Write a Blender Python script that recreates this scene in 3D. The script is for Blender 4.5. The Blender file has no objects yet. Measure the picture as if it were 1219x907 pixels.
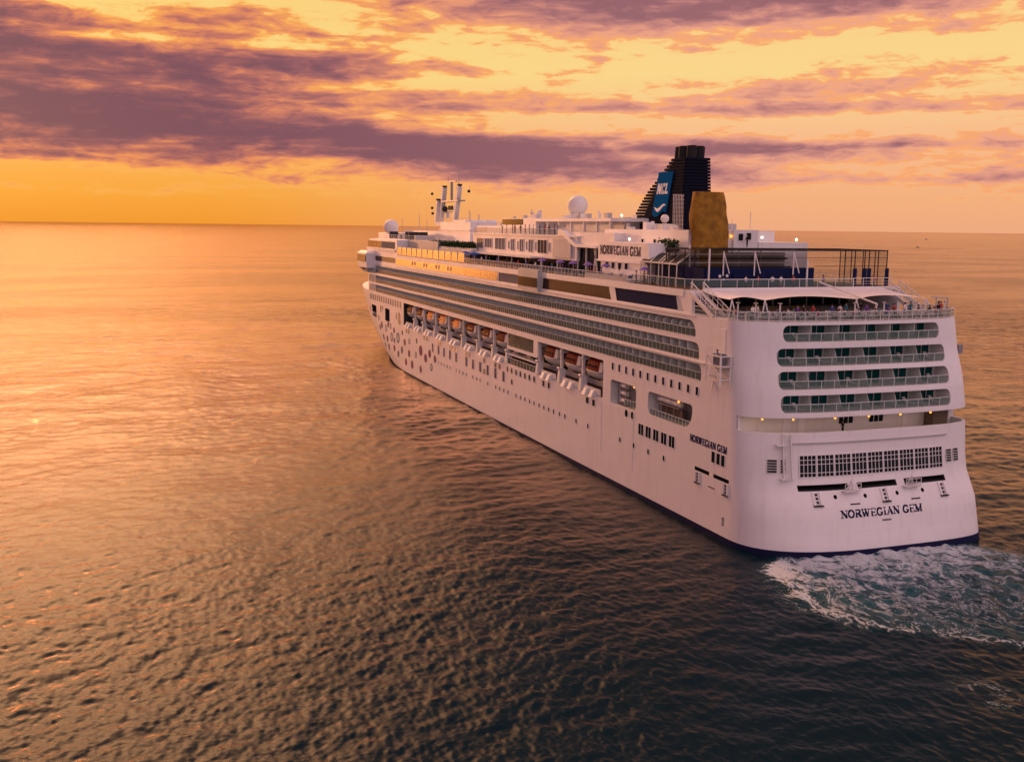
import bpy, bmesh, math, random
import numpy as np
from mathutils import Vector, Matrix
random.seed(7); RNG = np.random.default_rng(11)
D = bpy.data; SC = bpy.context.scene; COL = SC.collection
PI = math.pi

# ------------------------------------------------------------------ camera
# ship axes: +X towards the bow, +Y to port, Z up, water at z = 0, stern at X = 0 (metres)
CAM = Vector((-94.66, 81.9, 37.0))
YAW, PITCH, ROLL = math.radians(-20.305), math.radians(8.395), math.atan(.0123)
cam = D.cameras.new('camera'); camo = D.objects.new('camera', cam); COL.objects.link(camo)
cam.sensor_width = 36; cam.lens = 1240 / 1219 * 36; cam.clip_start = 1; cam.clip_end = 300000
fw = Vector((math.cos(YAW) * math.cos(PITCH), math.sin(YAW) * math.cos(PITCH), -math.sin(PITCH)))
rt = fw.cross(Vector((0, 0, 1))).normalized(); up = rt.cross(fw)
rt2 = rt * math.cos(ROLL) + up * math.sin(ROLL)
up2 = up * math.cos(ROLL) - rt * math.sin(ROLL)
camo.matrix_world = Matrix(((rt2.x, up2.x, -fw.x, CAM.x), (rt2.y, up2.y, -fw.y, CAM.y), (rt2.z, up2.z, -fw.z, CAM.z), (0, 0, 0, 1)))
SC.camera = camo
SC.view_settings.view_transform = 'Standard'; SC.view_settings.look = 'None'
SC.view_settings.exposure = 0; SC.view_settings.gamma = 1; SC.view_settings.use_curve_mapping = False
SC.cycles.use_denoising = True
SC.cycles.max_bounces = 6; SC.cycles.transparent_max_bounces = 12
SC.cycles.sample_clamp_indirect = 4; SC.cycles.sample_clamp_direct = 6; SC.cycles.caustics_reflective = False; SC.cycles.caustics_refractive = False

# ------------------------------------------------------------------ world: sunset sky with cloud banks
SUN_AZ, SUN_EL = math.radians(-20.3 + 37), math.radians(3.5)     # azimuth from +X towards +Y
world = D.worlds.new('World'); SC.world = world; world.use_nodes = True
NT = world.node_tree; NT.nodes.clear()

class S:                                                            # a socket with arithmetic
    def __init__(s, k): s.k = k
    def _o(s, op, b=None, c=None, rev=False, clamp=False): return mth(op, b, s, clamp=clamp) if rev else mth(op, s, b, c, clamp)
    def __add__(s, b): return s._o('ADD', b)
    def __radd__(s, b): return s._o('ADD', b)
    def __sub__(s, b): return s._o('SUBTRACT', b)
    def __rsub__(s, b): return s._o('SUBTRACT', b, rev=True)
    def __mul__(s, b): return s._o('MULTIPLY', b)
    def __rmul__(s, b): return s._o('MULTIPLY', b)
    def __truediv__(s, b): return s._o('DIVIDE', b)
CUR = NT
def plug(sock, v):
    if isinstance(v, S): CUR.links.new(v.k, sock)
    elif isinstance(v, (tuple, list)) and len(v) == 3 and sock.type == 'RGBA': sock.default_value = (*v, 1)
    else: sock.default_value = v
def mth(op, a, b=None, c=None, clamp=False):
    n = CUR.nodes.new('ShaderNodeMath'); n.operation = op; n.use_clamp = clamp
    for i, v in enumerate((a, b, c)):
        if v is not None: plug(n.inputs[i], v)
    return S(n.outputs[0])
def node(t, outs=0, **kw):
    n = CUR.nodes.new(t)
    for k, v in kw.items():
        if k[0] == '_': setattr(n, k[1:], v)
        else: plug(n.inputs[int(k[1:]) if k[0] == 'i' and k[1:].isdigit() else k.replace('_', ' ')], v)
    return S(n.outputs[outs])
def mix(f, a, b, mode='MIX'):
    n = CUR.nodes.new('ShaderNodeMix'); n.data_type = 'RGBA'; n.blend_type = mode
    plug(n.inputs[0], f); plug(n.inputs[6], a); plug(n.inputs[7], b); return S(n.outputs[2])
def ss(x, a, b):
    n = CUR.nodes.new('ShaderNodeMapRange'); n.interpolation_type = 'SMOOTHSTEP'
    plug(n.inputs[0], x); n.inputs[1].default_value = a; n.inputs[2].default_value = b; return S(n.outputs[0])
def ramp(x, stops):
    n = CUR.nodes.new('ShaderNodeValToRGB'); e = n.color_ramp.elements
    while len(e) < len(stops): e.new(.5)
    for i, (p, c) in enumerate(stops): e[i].position = p; e[i].color = (*c, 1) if len(c) == 3 else c
    plug(n.inputs[0], x); return S(n.outputs[0])
def noise(vec, scale, detail=6, rough=.6, dist=0., out=0):
    return node('ShaderNodeTexNoise', out, Vector=vec, Scale=scale, Detail=detail, Roughness=rough, Distortion=dist)
def comb(x, y, z=0.): return node('ShaderNodeCombineXYZ', X=x, Y=y, Z=z)

tc = CUR.nodes.new('ShaderNodeTexCoord')
sx = CUR.nodes.new('ShaderNodeSeparateXYZ'); CUR.links.new(tc.outputs['Generated'], sx.inputs[0])
dx, dy, dz = (S(sx.outputs[i]) for i in range(3))
azd = mth('ARCTAN2', dy, dx) * 57.29578
u = -20.305 - azd                                                    # degrees right of the ship's quarter view
v = mth('ARCSINE', dz) * 57.29578                                    # degrees above the horizon
w1 = noise(comb(u * .05, v * .20, 3.1), 1.0, 4, .55) - .5
uu = u + w1 * 8.; vv = v + w1 * 1.6
def gau(a, u0, v0, su, sv, tilt=0.):
    du = (uu - u0) / su; dv = (vv - v0 - (uu - u0) * tilt) / sv if tilt else (vv - v0) / sv
    return mth('EXPONENT', (du * du + dv * dv) * -1.) * a
cov = None
for g in [(1.32, -22, 5.8, 13, 2.4, .02), (1.12, -6, 4.2, 10, 1.25, -.06), (.45, 11, 4.4, 15, .62), (.85, -26, 8.7, 6.5, 1.2, -.10),
          (.50, -10, 8.3, 6, .6), (.62, -2, 7.0, 7, .5), (.85, 2, 12.2, 7, .8), (.80, 15, 11.5, 13, .75, .05), (.75, 24, 12.6, 8, 1.0),
          (.45, -19, 11.5, 5, .55), (.5, -9, 12.7, 6, .5), (.55, 15, 6.25, 14, .38), (.75, 24, 2.6, 2.6, .5), (.34, 18.6, 2.5, 1.0, .3), (.22, 13.5, 2.4, 1.2, .3),
          (.30, 6, 3.0, 9, .6), (.3, 4, 9.6, 6, .5),
          (.30, 14, 4.3, 16, .75), (.4, -24, 3.4, 10, .8), (-.45, -20, 10.5, 4, .45), (-.28, 15, 8.7, 13, .8), (-.35, -8, 10.4, 5, .5)]:
    t = gau(*g); cov = t if cov is None else cov + t
n1 = noise(comb(u * .085, v * .42, .7), 1.0, 9, .62) - .5
n2 = noise(comb(u * .24, v * .95, 5.7), 1.0, 7, .58, .6) - .5
n4 = noise(comb(u * .06, v * .85, 9.3), 1.0, 6, .55, .4) - .5
n3 = noise(comb(u * .6, v * 2.0, 1.7), 1.0, 4, .55, .8) - .5
fl = ss(v + n1 * .8, 2.05, 2.55)                                     # the bank's flat base
base_clear = ss(v, .9, 2.0)
dens = (cov * (fl * .86 + .14) + n1 * 1.3 + n2 * 1.85 + n3 * 1.0 + n4 * 2.2 + .20 + ss(v, 8.6, 11.) * .40 + mth('EXPONENT', (v - 3.6) * (v - 3.6) * -.4) * ss(u, -12., 4.) * .24) * (base_clear * .9 + .1)
cl = ss(dens, .06, 1.55)
side = ss(u, -18, 12)
clearL = ramp(v / 30., [(0, (.92, .33, .035)), (.05, (.96, .39, .05)), (.14, (1, .48, .12)), (.27, (1, .70, .23)), (.42, (1, .66, .20)), (1, (1.0, .62, .26))])
clearR = ramp(v / 30., [(0, (.90, .42, .23)), (.05, (.94, .45, .22)), (.15, (.98, .51, .28)), (.27, (1, .70, .27)), (.42, (1, .64, .25)), (1, (.72, .42, .27))])
clear = mix(side, clearL, clearR)
cloudL = ramp(cl, [(0, (1, .58, .16)), (.14, (1, .42, .09)), (.32, (.86, .29, .11)), (.54, (.58, .18, .125)), (.78, (.34, .11, .12)), (1, (.20, .075, .11))])
cloudR = ramp(cl, [(0, (1, .58, .25)), (.15, (1, .41, .15)), (.34, (.90, .40, .25)), (.6, (.72, .30, .23)), (.85, (.50, .205, .20)), (1, (.34, .14, .16))])
sky = mix(ss(cl, .0, .22), clear, mix(side, cloudL, cloudR))
# the part of the dome above and behind the picture: gold round the sun, mauve opposite, unseen and made overbright to light ship and sea
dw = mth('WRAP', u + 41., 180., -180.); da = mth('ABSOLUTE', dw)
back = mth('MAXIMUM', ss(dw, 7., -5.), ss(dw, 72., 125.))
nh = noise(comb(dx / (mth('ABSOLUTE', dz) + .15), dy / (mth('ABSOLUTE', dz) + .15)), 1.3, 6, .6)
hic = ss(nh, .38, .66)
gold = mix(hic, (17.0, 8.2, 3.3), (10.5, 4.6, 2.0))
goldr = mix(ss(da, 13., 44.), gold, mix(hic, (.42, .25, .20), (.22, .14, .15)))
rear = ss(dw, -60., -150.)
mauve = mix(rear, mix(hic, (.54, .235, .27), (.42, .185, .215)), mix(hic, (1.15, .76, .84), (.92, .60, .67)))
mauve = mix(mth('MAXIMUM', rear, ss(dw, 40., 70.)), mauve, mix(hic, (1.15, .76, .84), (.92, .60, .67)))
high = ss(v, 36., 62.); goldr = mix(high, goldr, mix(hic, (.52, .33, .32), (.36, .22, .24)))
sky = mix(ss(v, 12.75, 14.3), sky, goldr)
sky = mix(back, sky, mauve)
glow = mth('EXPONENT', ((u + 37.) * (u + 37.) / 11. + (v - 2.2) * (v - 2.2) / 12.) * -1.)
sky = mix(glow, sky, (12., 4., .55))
sky = mix(ss(dz, -.02, -.002), (.05, .03, .03), sky)
nish = CUR.nodes.new('ShaderNodeTexSky'); nish.sky_type = 'NISHITA'; nish.sun_disc = False
nish.sun_elevation = SUN_EL; nish.sun_rotation = PI / 2 - SUN_AZ; nish.dust_density = 2.0
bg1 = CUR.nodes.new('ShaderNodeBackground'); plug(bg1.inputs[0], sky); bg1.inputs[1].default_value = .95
bg2 = CUR.nodes.new('ShaderNodeBackground'); CUR.links.new(nish.outputs[0], bg2.inputs[0]); bg2.inputs[1].default_value = .003
add = CUR.nodes.new('ShaderNodeAddShader'); wo = CUR.nodes.new('ShaderNodeOutputWorld')
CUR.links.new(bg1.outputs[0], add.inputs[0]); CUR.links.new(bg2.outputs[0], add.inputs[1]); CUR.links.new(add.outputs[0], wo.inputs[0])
world.cycles.sampling_method = 'MANUAL'; world.cycles.sample_map_resolution = 1024

sun = D.lights.new('sun', 'SUN'); suno = D.objects.new('sun', sun); COL.objects.link(suno)
sun.energy = .5; sun.color = (1, .44, .20); sun.angle = math.radians(2.0)
sd = Vector((math.cos(SUN_AZ) * math.cos(SUN_EL), math.sin(SUN_AZ) * math.cos(SUN_EL), math.sin(SUN_EL)))
suno.rotation_euler = sd.to_track_quat('Z', 'Y').to_euler()

# ------------------------------------------------------------------ materials
def new_mat(name):
    global CUR
    m = D.materials.new(name); m.use_nodes = True; CUR = m.node_tree; CUR.nodes.clear(); return m
def out(sh, disp=None):
    o = CUR.nodes.new('ShaderNodeOutputMaterial'); CUR.links.new(sh.k if isinstance(sh, S) else sh, o.inputs[0])
def bsdf(**kw):
    n = CUR.nodes.new('ShaderNodeBsdfPrincipled')
    for k, v in kw.items(): plug(n.inputs[k.replace('_', ' ')], v)
    return n
def objco(): return S(CUR.nodes.new('ShaderNodeTexCoord').outputs['Object'])
def paint(name, c, rough=.45, var=.10, scale=.6, seams=0., metal=0., coat=0.):
    """painted metal: soft blotches, rain streaks that run down, faint plate seams"""
    m = new_mat(name); co = objco()
    mp = CUR.nodes.new('ShaderNodeMapping'); CUR.links.new(co.k, mp.inputs[0]); mp.inputs['Scale'].default_value = (1.1, 1.1, .10)
    st = noise(S(mp.outputs[0]), 1.0, 5, .6); bl = noise(co, scale * .35, 5, .55)
    f = (ss(st, .50, .72) * .75 + ss(bl, .35, .75) * .35) * var
    c2 = tuple(x * y for x, y in zip(c, (.62, .55, .48)))
    colr = mix(f, c, c2)
    if seams:
        sp = CUR.nodes.new('ShaderNodeSeparateXYZ'); CUR.links.new(co.k, sp.inputs[0])
        z = S(sp.outputs[2]); a = S(sp.outputs[0]) + S(sp.outputs[1])
        lz = mth('PINGPONG', z, 1.35); la = mth('PINGPONG', a, 4.1)
        line = mth('MAXIMUM', ss(lz, .045, .0), ss(la, .05, .0))
        colr = mix(line * seams, colr, tuple(x * .62 for x in c))
        plate = node('ShaderNodeTexWhiteNoise', 0, Vector=comb(mth('FLOOR', a / 8.2), mth('FLOOR', z / 2.7)))
        colr = mix(plate * seams * .22, colr, tuple(x * .72 for x in c))
    p = bsdf(Base_Color=colr, Roughness=mth('ADD', bl * .2, rough - .1), Metallic=metal, Coat_Weight=coat, Coat_Roughness=.12)
    out(p.outputs[0]); return m
def plain(name, c, rough=.5, var=.25, scale=3., metal=0., alpha=1., spec=.03):
    m = new_mat(name); n = noise(objco(), scale, 4, .6)
    p = bsdf(Base_Color=mix(ss(n, .3, .75) * var, c, tuple(x * .5 for x in c)), Roughness=rough, Metallic=metal, Alpha=alpha); p.inputs['Specular IOR Level'].default_value = spec
    out(p.outputs[0]); return m
def lamp_mat(name, c, s):
    m = new_mat(name); e = node('ShaderNodeEmission', 0, Color=c, Strength=s); out(e); return m
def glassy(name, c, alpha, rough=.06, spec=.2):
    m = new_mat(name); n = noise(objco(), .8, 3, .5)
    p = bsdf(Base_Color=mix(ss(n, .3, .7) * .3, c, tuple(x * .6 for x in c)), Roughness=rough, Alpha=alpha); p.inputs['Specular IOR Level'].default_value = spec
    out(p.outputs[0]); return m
M = {}
M['white'] = paint('white_hull_paint', (.75, .74, .73), .42, .24, seams=.22)
M['white2'] = paint('white_deck_paint', (.68, .66, .64), .5, .25, scale=1.5)
M['gloss'] = None
M['grey'] = paint('grey_paint', (.42, .42, .43), .5, .2)
M['inner'] = paint('recess_paint', (.68, .67, .64), .6, .35, scale=2)
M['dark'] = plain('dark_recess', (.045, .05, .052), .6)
M['steel'] = plain('galvanised_steel', (.30, .30, .31), .45, metal=.6)
M['deck'] = plain('teak_and_green_deck', (.16, .12, .09), .7)
M['navy'] = plain('navy_panel', (.010, .016, .06), .6, scale=.6, spec=.02)
M['funnel'] = plain('dark_navy_paint', (.008, .010, .022), .75, scale=1.)
M['stack'] = plain('sooty_pipe', (.03, .03, .033), .5)
M['logo'] = plain('blue_board', (.009, .10, .27), .8, .12, spec=0.)
M['boot'] = plain('boot_top_blue', (.012, .014, .05), .5, scale=.4)
M['glass'] = glassy('dark_window_glass', (.006, .014, .016), 1, .08, .08)
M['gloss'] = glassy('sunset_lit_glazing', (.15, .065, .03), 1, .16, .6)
M['teal'] = glassy('teal_cabin_glass', (.006, .075, .072), 1, .06, .12)
M['bluewin'] = glassy('blue_tint_glass', (.04, .05, .11), 1, .3, .03)
M['brown'] = glassy('brown_tint_glass', (.035, .018, .013), 1, .3, .05)
M['rail_glass'] = glassy('balcony_glass', (.13, .17, .14), .6, .15, .04)
M['rail_clear'] = glassy('deck_glass', (.15, .24, .21), .38)
M['curtain'] = plain('curtain', (.30, .27, .24), .8, .5, scale=6)
M['divider'] = plain('balcony_divider', (.60, .64, .61), .5, .2)
M['red'] = plain('lifeboat_red', (.13, .012, .009), .6)
M['sunlit_red'] = plain('lifeboat_red_sunlit', (.75, .20, .03), .4)  # red canopies catching the sun: the glow is painted into this colour
M['cream'] = plain('cream_gel_coat', (.62, .58, .52), .4, .3)
M['rock'] = None
M['net'] = glassy('black_net', (.012, .014, .013), .72, .8)
M['net2'] = glassy('black_side_net', (.05, .055, .05), .20, .9, 0.)
M['sail'] = plain('awning_cloth', (.80, .74, .68), .7, .12, scale=.5)
M['ink'] = plain('navy_lettering', (.012, .014, .05), .4, .05)
M['greyink'] = plain('grey_lettering', (.10, .085, .09), .4, .05)
M['white_ink'] = plain('white_lettering', (.8, .8, .8), .4, .05)
M['warm'] = lamp_mat('warm_lamp', (1, .36, .06), 2.2)
M['flood'] = lamp_mat('flood_lamp', (1, .78, .42), 22.)
M['maroon'] = plain('maroon_decal', (.22, .05, .07), .4, .2)
M['violet'] = plain('violet_decal', (.16, .09, .20), .4, .2)
M['blue_decal'] = plain('blue_decal', (.10, .12, .24), .4, .2)
M['slate'] = plain('slate_decal', (.16, .17, .19), .4, .2)
M['leaf'] = plain('hedge_leaf', (.035, .065, .022), .6, .6, scale=9)
M['purple'] = plain('purple_canvas', (.22, .14, .42), .7)
M['royal'] = plain('royal_blue_canvas', (.02, .07, .34), .7)
M['skin'] = plain('skin', (.45, .27, .19), .6)
M['hair'] = plain('hair', (.03, .022, .018), .6)
for k, c in dict(shirt_white=(.7, .69, .68), shirt_blue=(.05, .08, .25), shirt_red=(.40, .05, .05), shirt_black=(.02, .02, .022), shirt_purple=(.16, .07, .30),
                 shirt_teal=(.04, .20, .22), trouser_dark=(.025, .025, .035), trouser_tan=(.30, .24, .17), trouser_blue=(.04, .06, .13)).items():
    M[k] = plain(k, c, .8)
# climbing wall: ochre moulded rock
m = new_mat('ochre_climbing_rock'); co = objco()
n = noise(co, .9, 8, .65); n3 = noise(co, 4., 6, .6)
p = bsdf(Base_Color=mix(ss(n, .3, .7), (.40, .195, .009), (.20, .095, .008)), Roughness=.85)
bp = CUR.nodes.new('ShaderNodeBump'); bp.inputs['Strength'].default_value = .5; bp.inputs['Distance'].default_value = .2
CUR.links.new((n * .7 + n3 * .3).k, bp.inputs['Height']); CUR.links.new(bp.outputs[0], p.inputs['Normal']); out(p.outputs[0]); M['rock'] = m

# ------------------------------------------------------------------ mesh helpers
class MB:
    def __init__(s): s.v = []; s.f = []; s.m = []
    def face(s, pts, m=0):
        i = len(s.v); s.v += [tuple(p) for p in pts]; s.f.append(tuple(range(i, i + len(pts)))); s.m.append(m); return s
    def hexa(s, P, m=0):                                             # 8 points: bottom ring, top ring
        i = len(s.v); s.v += [tuple(p) for p in P]
        for q in ((3, 2, 1, 0), (4, 5, 6, 7), (0, 1, 5, 4), (1, 2, 6, 5), (2, 3, 7, 6), (3, 0, 4, 7)):
            s.f.append(tuple(i + k for k in q)); s.m.append(m)
        return s
    def box(s, x0, x1, y0, y1, z0, z1, m=0):
        x0, x1 = sorted((x0, x1)); y0, y1 = sorted((y0, y1)); z0, z1 = sorted((z0, z1))
        return s.hexa([(x0, y0, z0), (x1, y0, z0), (x1, y1, z0), (x0, y1, z0), (x0, y0, z1), (x1, y0, z1), (x1, y1, z1), (x0, y1, z1)], m)
    def beam(s, p, q, w, h=None, m=0):                               # square bar between two points
        p, q = Vector(p), Vector(q); d = (q - p).normalized(); h = h or w
        a = d.cross(Vector((0, 0, 1)));  a = Vector((0, 1, 0)) if a.length < 1e-3 else a.normalized()
        b = a.cross(d); a = a * w / 2; b = b * h / 2
        return s.hexa([p - a - b, p + a - b, p + a + b, p - a + b, q - a - b, q + a - b, q + a + b, q - a + b], m)
    def tube(s, p, q, r, r2=None, n=8, m=0):
        p, q = Vector(p), Vector(q); d = (q - p).normalized(); r2 = r if r2 is None else r2
        a = d.cross(Vector((0, 0, 1))); a = Vector((1, 0, 0)) if a.length < 1e-3 else a.normalized(); b = d.cross(a)
        i = len(s.v)
        for c, rr in ((p, r), (q, r2)):
            for k in range(n): t = 2 * PI * k / n; s.v.append(tuple(c + a * math.cos(t) * rr + b * math.sin(t) * rr))
        for k in range(n): s.f.append((i + k, i + (k + 1) % n, i + n + (k + 1) % n, i + n + k)); s.m.append(m)
        s.f.append(tuple(i + k for k in range(n))[::-1]); s.f.append(tuple(i + n + k for k in range(n))); s.m += [m, m]; return s
    def prism(s, poly, fa, fb, m=0):                                 # poly 2D, fa/fb map a 2D point to the two end faces
        i = len(s.v); n = len(poly); s.v += [tuple(fa(*p)) for p in poly] + [tuple(fb(*p)) for p in poly]
        s.f.append(tuple(i + k for k in range(n))); s.f.append(tuple(i + n + k for k in range(n))[::-1]); s.m += [m, m]
        for k in range(n): s.f.append((i + (k + 1) % n, i + k, i + n + k, i + n + (k + 1) % n)); s.m.append(m)
        return s
    def xz(s, poly, y0, y1, m=0): return s.prism(poly, lambda a, b: (a, y0, b), lambda a, b: (a, y1, b), m)
    def yz(s, poly, x0, x1, m=0): return s.prism(poly, lambda a, b: (x0, a, b), lambda a, b: (x1, a, b), m)
    def xy(s, poly, z0, z1, m=0): return s.prism(poly, lambda a, b: (a, b, z0), lambda a, b: (a, b, z1), m)
    def loft(s, rings, m=0, cap=True):
        i = len(s.v); n = len(rings[0])
        for r in rings: s.v += [tuple(p) for p in r]
        for j in range(len(rings) - 1):
            for k in range(n):
                a = i + j * n + k; b = i + j * n + (k + 1) % n; s.f.append((a, b, b + n, a + n)); s.m.append(m)
        if cap: s.f.append(tuple(i + k for k in range(n))[::-1]); s.f.append(tuple(i + (len(rings) - 1) * n + k for k in range(n))); s.m += [m, m]
        return s
    def sphere(s, c, r, nu=16, nv=10, m=0, sc=(1, 1, 1)):
        rings = [[(c[0] + r * sc[0] * math.sin(PI * j / nv) * math.cos(2 * PI * k / nu), c[1] + r * sc[1] * math.sin(PI * j / nv) * math.sin(2 * PI * k / nu), c[2] - r * sc[2] * math.cos(PI * j / nv)) for k in range(nu)] for j in range(1, nv)]
        return s.loft(rings, m)
    def mesh(s, name, mats, smooth=None):
        me = D.meshes.new(name); me.from_pydata(s.v, [], s.f)
        for k in mats: me.materials.append(M[k])
        me.polygons.foreach_set('material_index', s.m)
        bm = bmesh.new(); bm.from_mesh(me); bmesh.ops.remove_doubles(bm, verts=bm.verts, dist=1e-5)
        bmesh.ops.recalc_face_normals(bm, faces=bm.faces); bm.to_mesh(me); bm.free()
        if smooth is not None: me.shade_smooth(); me.set_sharp_from_angle(angle=math.radians(smooth))
        me.update(); return me
    def build(s, name, mats, parent=None, smooth=None, loc=None):
        return link(name, s.mesh(name, mats.split() if isinstance(mats, str) else mats, smooth), parent, loc)
def link(name, data, parent=None, loc=None, rz=0.):
    o = D.objects.new(name, data); COL.objects.link(o); o.parent = parent
    if loc is not None: o.location = loc
    if rz: o.rotation_euler = (0, 0, rz)
    return o
def tag(o, label=None, cat=None, group=None, kind=None):
    for k, val in (('label', label), ('category', cat), ('group', group), ('kind', kind)):
        if val: o[k] = val
    return o
def thing(name, label, cat, loc=(0, 0, 0), rz=0., group=None):
    return tag(link(name, None, None, loc, rz), label, cat, group)
def cut(o, cutter):
    """subtract a set of prisms from a solid (both use the same material slots)"""
    c = D.objects.new('cutter', cutter); COL.objects.link(c)
    md = o.modifiers.new('b', 'BOOLEAN'); md.operation = 'DIFFERENCE'; md.object = c; md.solver = 'EXACT'; md.material_mode = 'INDEX'
    dg = bpy.context.evaluated_depsgraph_get(); me = D.meshes.new_from_object(o.evaluated_get(dg))
    o.modifiers.clear(); o.data = me; D.objects.remove(c)
    return me
def rrect(a0, a1, b0, b1, r, n=5):
    """rounded rectangle; r = radii at (a0,b0),(a1,b0),(a1,b1),(a0,b1)"""
    if not isinstance(r, (tuple, list)): r = (r,) * 4
    P = []
    for k, (ca, cb, t0) in enumerate(((a0, b0, PI), (a1, b0, 1.5 * PI), (a1, b1, 0), (a0, b1, .5 * PI))):
        rr = max(r[k], 1e-3); oa = ca + rr * (1 if ca == a0 else -1); ob = cb + rr * (1 if cb == b0 else -1)
        if r[k] <= 0: P.append((ca, cb)); continue
        for i in range(n + 1): t = t0 + .5 * PI * i / n; P.append((oa + rr * math.cos(t), ob + rr * math.sin(t)))
    return P

# ------------------------------------------------------------------ hull form
B = 16.1
def x0(z): return float(np.interp(z, [-4, 0, 5, 8, 10, 16, 17.6, 20, 22.5, 25, 27], [.5, 0, 1.2, 2.9, 3.3, 3.9, 4.2, 4.8, 5.6, 5.9, 6.2]))
def xc(z): return float(np.interp(z, [-4, 0, 5, 10, 18, 25, 27], [9.5, 9.5, 9, 9, 10, 10.8, 10.9]))
def corner(z, port): # roundness of the stern corner: exponent and length
    return (2.6, xc(z) - x0(z)) if port else (float(np.interp(z, [0, 19, 26], [4., 4., 3.])), float(np.interp(z, [0, 19, 26], [5., 5., 4.8])))
def xs(y, z):
    q = min(1, abs(y) / B); n, L = corner(z, y >= 0); return x0(z) + L * (1 - (1 - q ** n) ** (1 / n))
def xf(z): return float(np.interp(z, [-4, 0, 1.5, 5, 10, 18, 30], [150, 158, 164, 174, 185, 196, 200]))
def half(x, z):
    f = xf(z); return B if x < f else B * max(0, 1 - ((x - f) / 70) ** 2)
def ring(z, off=0., bow='hull'):
    """closed outline at height z, counter-clockwise seen from above, starting at the stern centre line"""
    P = []; Q = []
    for i in range(33):
        for lst, port in ((P, True), (Q, False)):
            n, L = corner(z, port); t = .5 * PI * i / 32; q = math.sin(t) ** (2 / n); c = math.cos(t) ** (2 / n)
            lst.append((x0(z) + L * (1 - c) - off * c, B * q + off * q))
    if bow == 'hull':
        f = xf(z); E_ = [(60, B + off), (110, B + off)]
        E_ += [(f + 70 * (i / 20), B * (1 - (i / 20) ** 2) + off * (1 - .3 * i / 20)) for i in range(0, 20)] + [(f + 70, .05)]
    else:
        E_ = [(60, B + off), (120, B + off)]
        for i in range(0, 17):
            t = .5 * PI * i / 16; E_.append((201 + 15 * math.sin(t) ** .8, (B + off) * math.cos(t) ** .8 + (.05 if i == 16 else 0)))
    return [(x, y, z) for x, y in P + E_] + [(x, -y, z) for x, y in (Q + E_)[::-1] if abs(y) > .01]

ship = thing('cruise_ship', 'huge white cruise ship with a dark navy funnel, seen from its port quarter', 'cruise ship')
def part(mb, name, mats, parent=None, smooth=None): return mb.build(name, mats, parent or ship, smooth)
HM = 'white inner dark deck'
mb = MB(); mb.loft([ring(z) for z in (-4, -1, 0, 2, 4, 5, 6.5, 8, 9, 10, 12, 14, 16, 18.4)])
hull = mb.build('hull', HM, ship, 25)
# openings in the hull
c = MB()
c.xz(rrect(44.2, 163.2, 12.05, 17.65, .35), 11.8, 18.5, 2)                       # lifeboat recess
c.xz(rrect(33.4, 41.6, 11.75, 15.25, (.9, .5, .6, 1.0)), 12.6, 18.5, 1)           # two openings with raft canisters
c.xz(rrect(18.0, 29.9, 12.1, 15.25, (2.2, 1.1, .6, .5)), 12.6, 18.5, 1)
c.yz(rrect(-11.9, 11.9, 16.17, 18.2, .75), -6, 7.2, 1)                           # lowest stern balcony row
c.box(-6, 8.3, -22, 22, 13.95, 15.65, 1)                                         # open walkway round the stern
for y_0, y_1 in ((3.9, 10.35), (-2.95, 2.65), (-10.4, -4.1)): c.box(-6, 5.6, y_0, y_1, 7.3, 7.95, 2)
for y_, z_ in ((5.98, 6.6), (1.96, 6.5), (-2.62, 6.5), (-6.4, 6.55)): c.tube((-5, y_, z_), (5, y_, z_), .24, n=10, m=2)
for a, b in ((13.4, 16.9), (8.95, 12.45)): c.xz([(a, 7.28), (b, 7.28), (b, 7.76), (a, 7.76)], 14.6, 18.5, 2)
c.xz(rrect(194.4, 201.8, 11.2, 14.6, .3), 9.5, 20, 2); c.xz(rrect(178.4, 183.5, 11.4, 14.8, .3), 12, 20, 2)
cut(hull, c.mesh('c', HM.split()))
c = MB(); rp = [(x, y) for x, y, z in ring(13.4, -.35) if x < 7.9]; kk = [i for i, p in enumerate(rp) if p[1] < 0][0]
c.xy([(8.3, rp[kk][1])] + rp[kk:] + rp[:kk] + [(8.3, rp[kk - 1][1])], 12.9, 14.3, 1); cut(hull, c.mesh('c', HM.split()))
hull.data.shade_smooth(); hull.data.set_sharp_from_angle(angle=math.radians(22))

# lower superstructure: decks 8 to 11 with the long balcony slots
mb = MB(); mb.loft([ring(z, 0, 'house') for z in (18.4, 20, 21, 22.5, 24, 25, 26.55)])
sup = mb.build('balcony_decks', HM, ship, 25)
ROWS = [(18.55, 20.55, 16.2, (.3, .3, .3, .9)), (21.12, 23.18, 16.9, (.3, .3, .3, 1.1)), (23.82, 25.84, 17.9, (.3, .3, .3, 1.65))]
c = MB()
for z_0, z_1, xa, r in ROWS: c.xz(rrect(xa, 210.5, z_0, z_1, r), 14.2, 18.5, 1)
SROWS = [(16.17, 18.2, 11.9, 7.2), (18.8, 20.9, 12.0, 7.8), (21.42, 23.5, 11.9, 8.6), (24.2, 26.15, 11.1, 8.9)]
for z_0, z_1, hw, xb in SROWS[1:]: c.yz(rrect(-hw, hw, z_0, z_1, .75), -6, xb, 1)
cut(sup, c.mesh('c', HM.split()))
sup.data.shade_smooth(); sup.data.set_sharp_from_angle(angle=math.radians(22))

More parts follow.
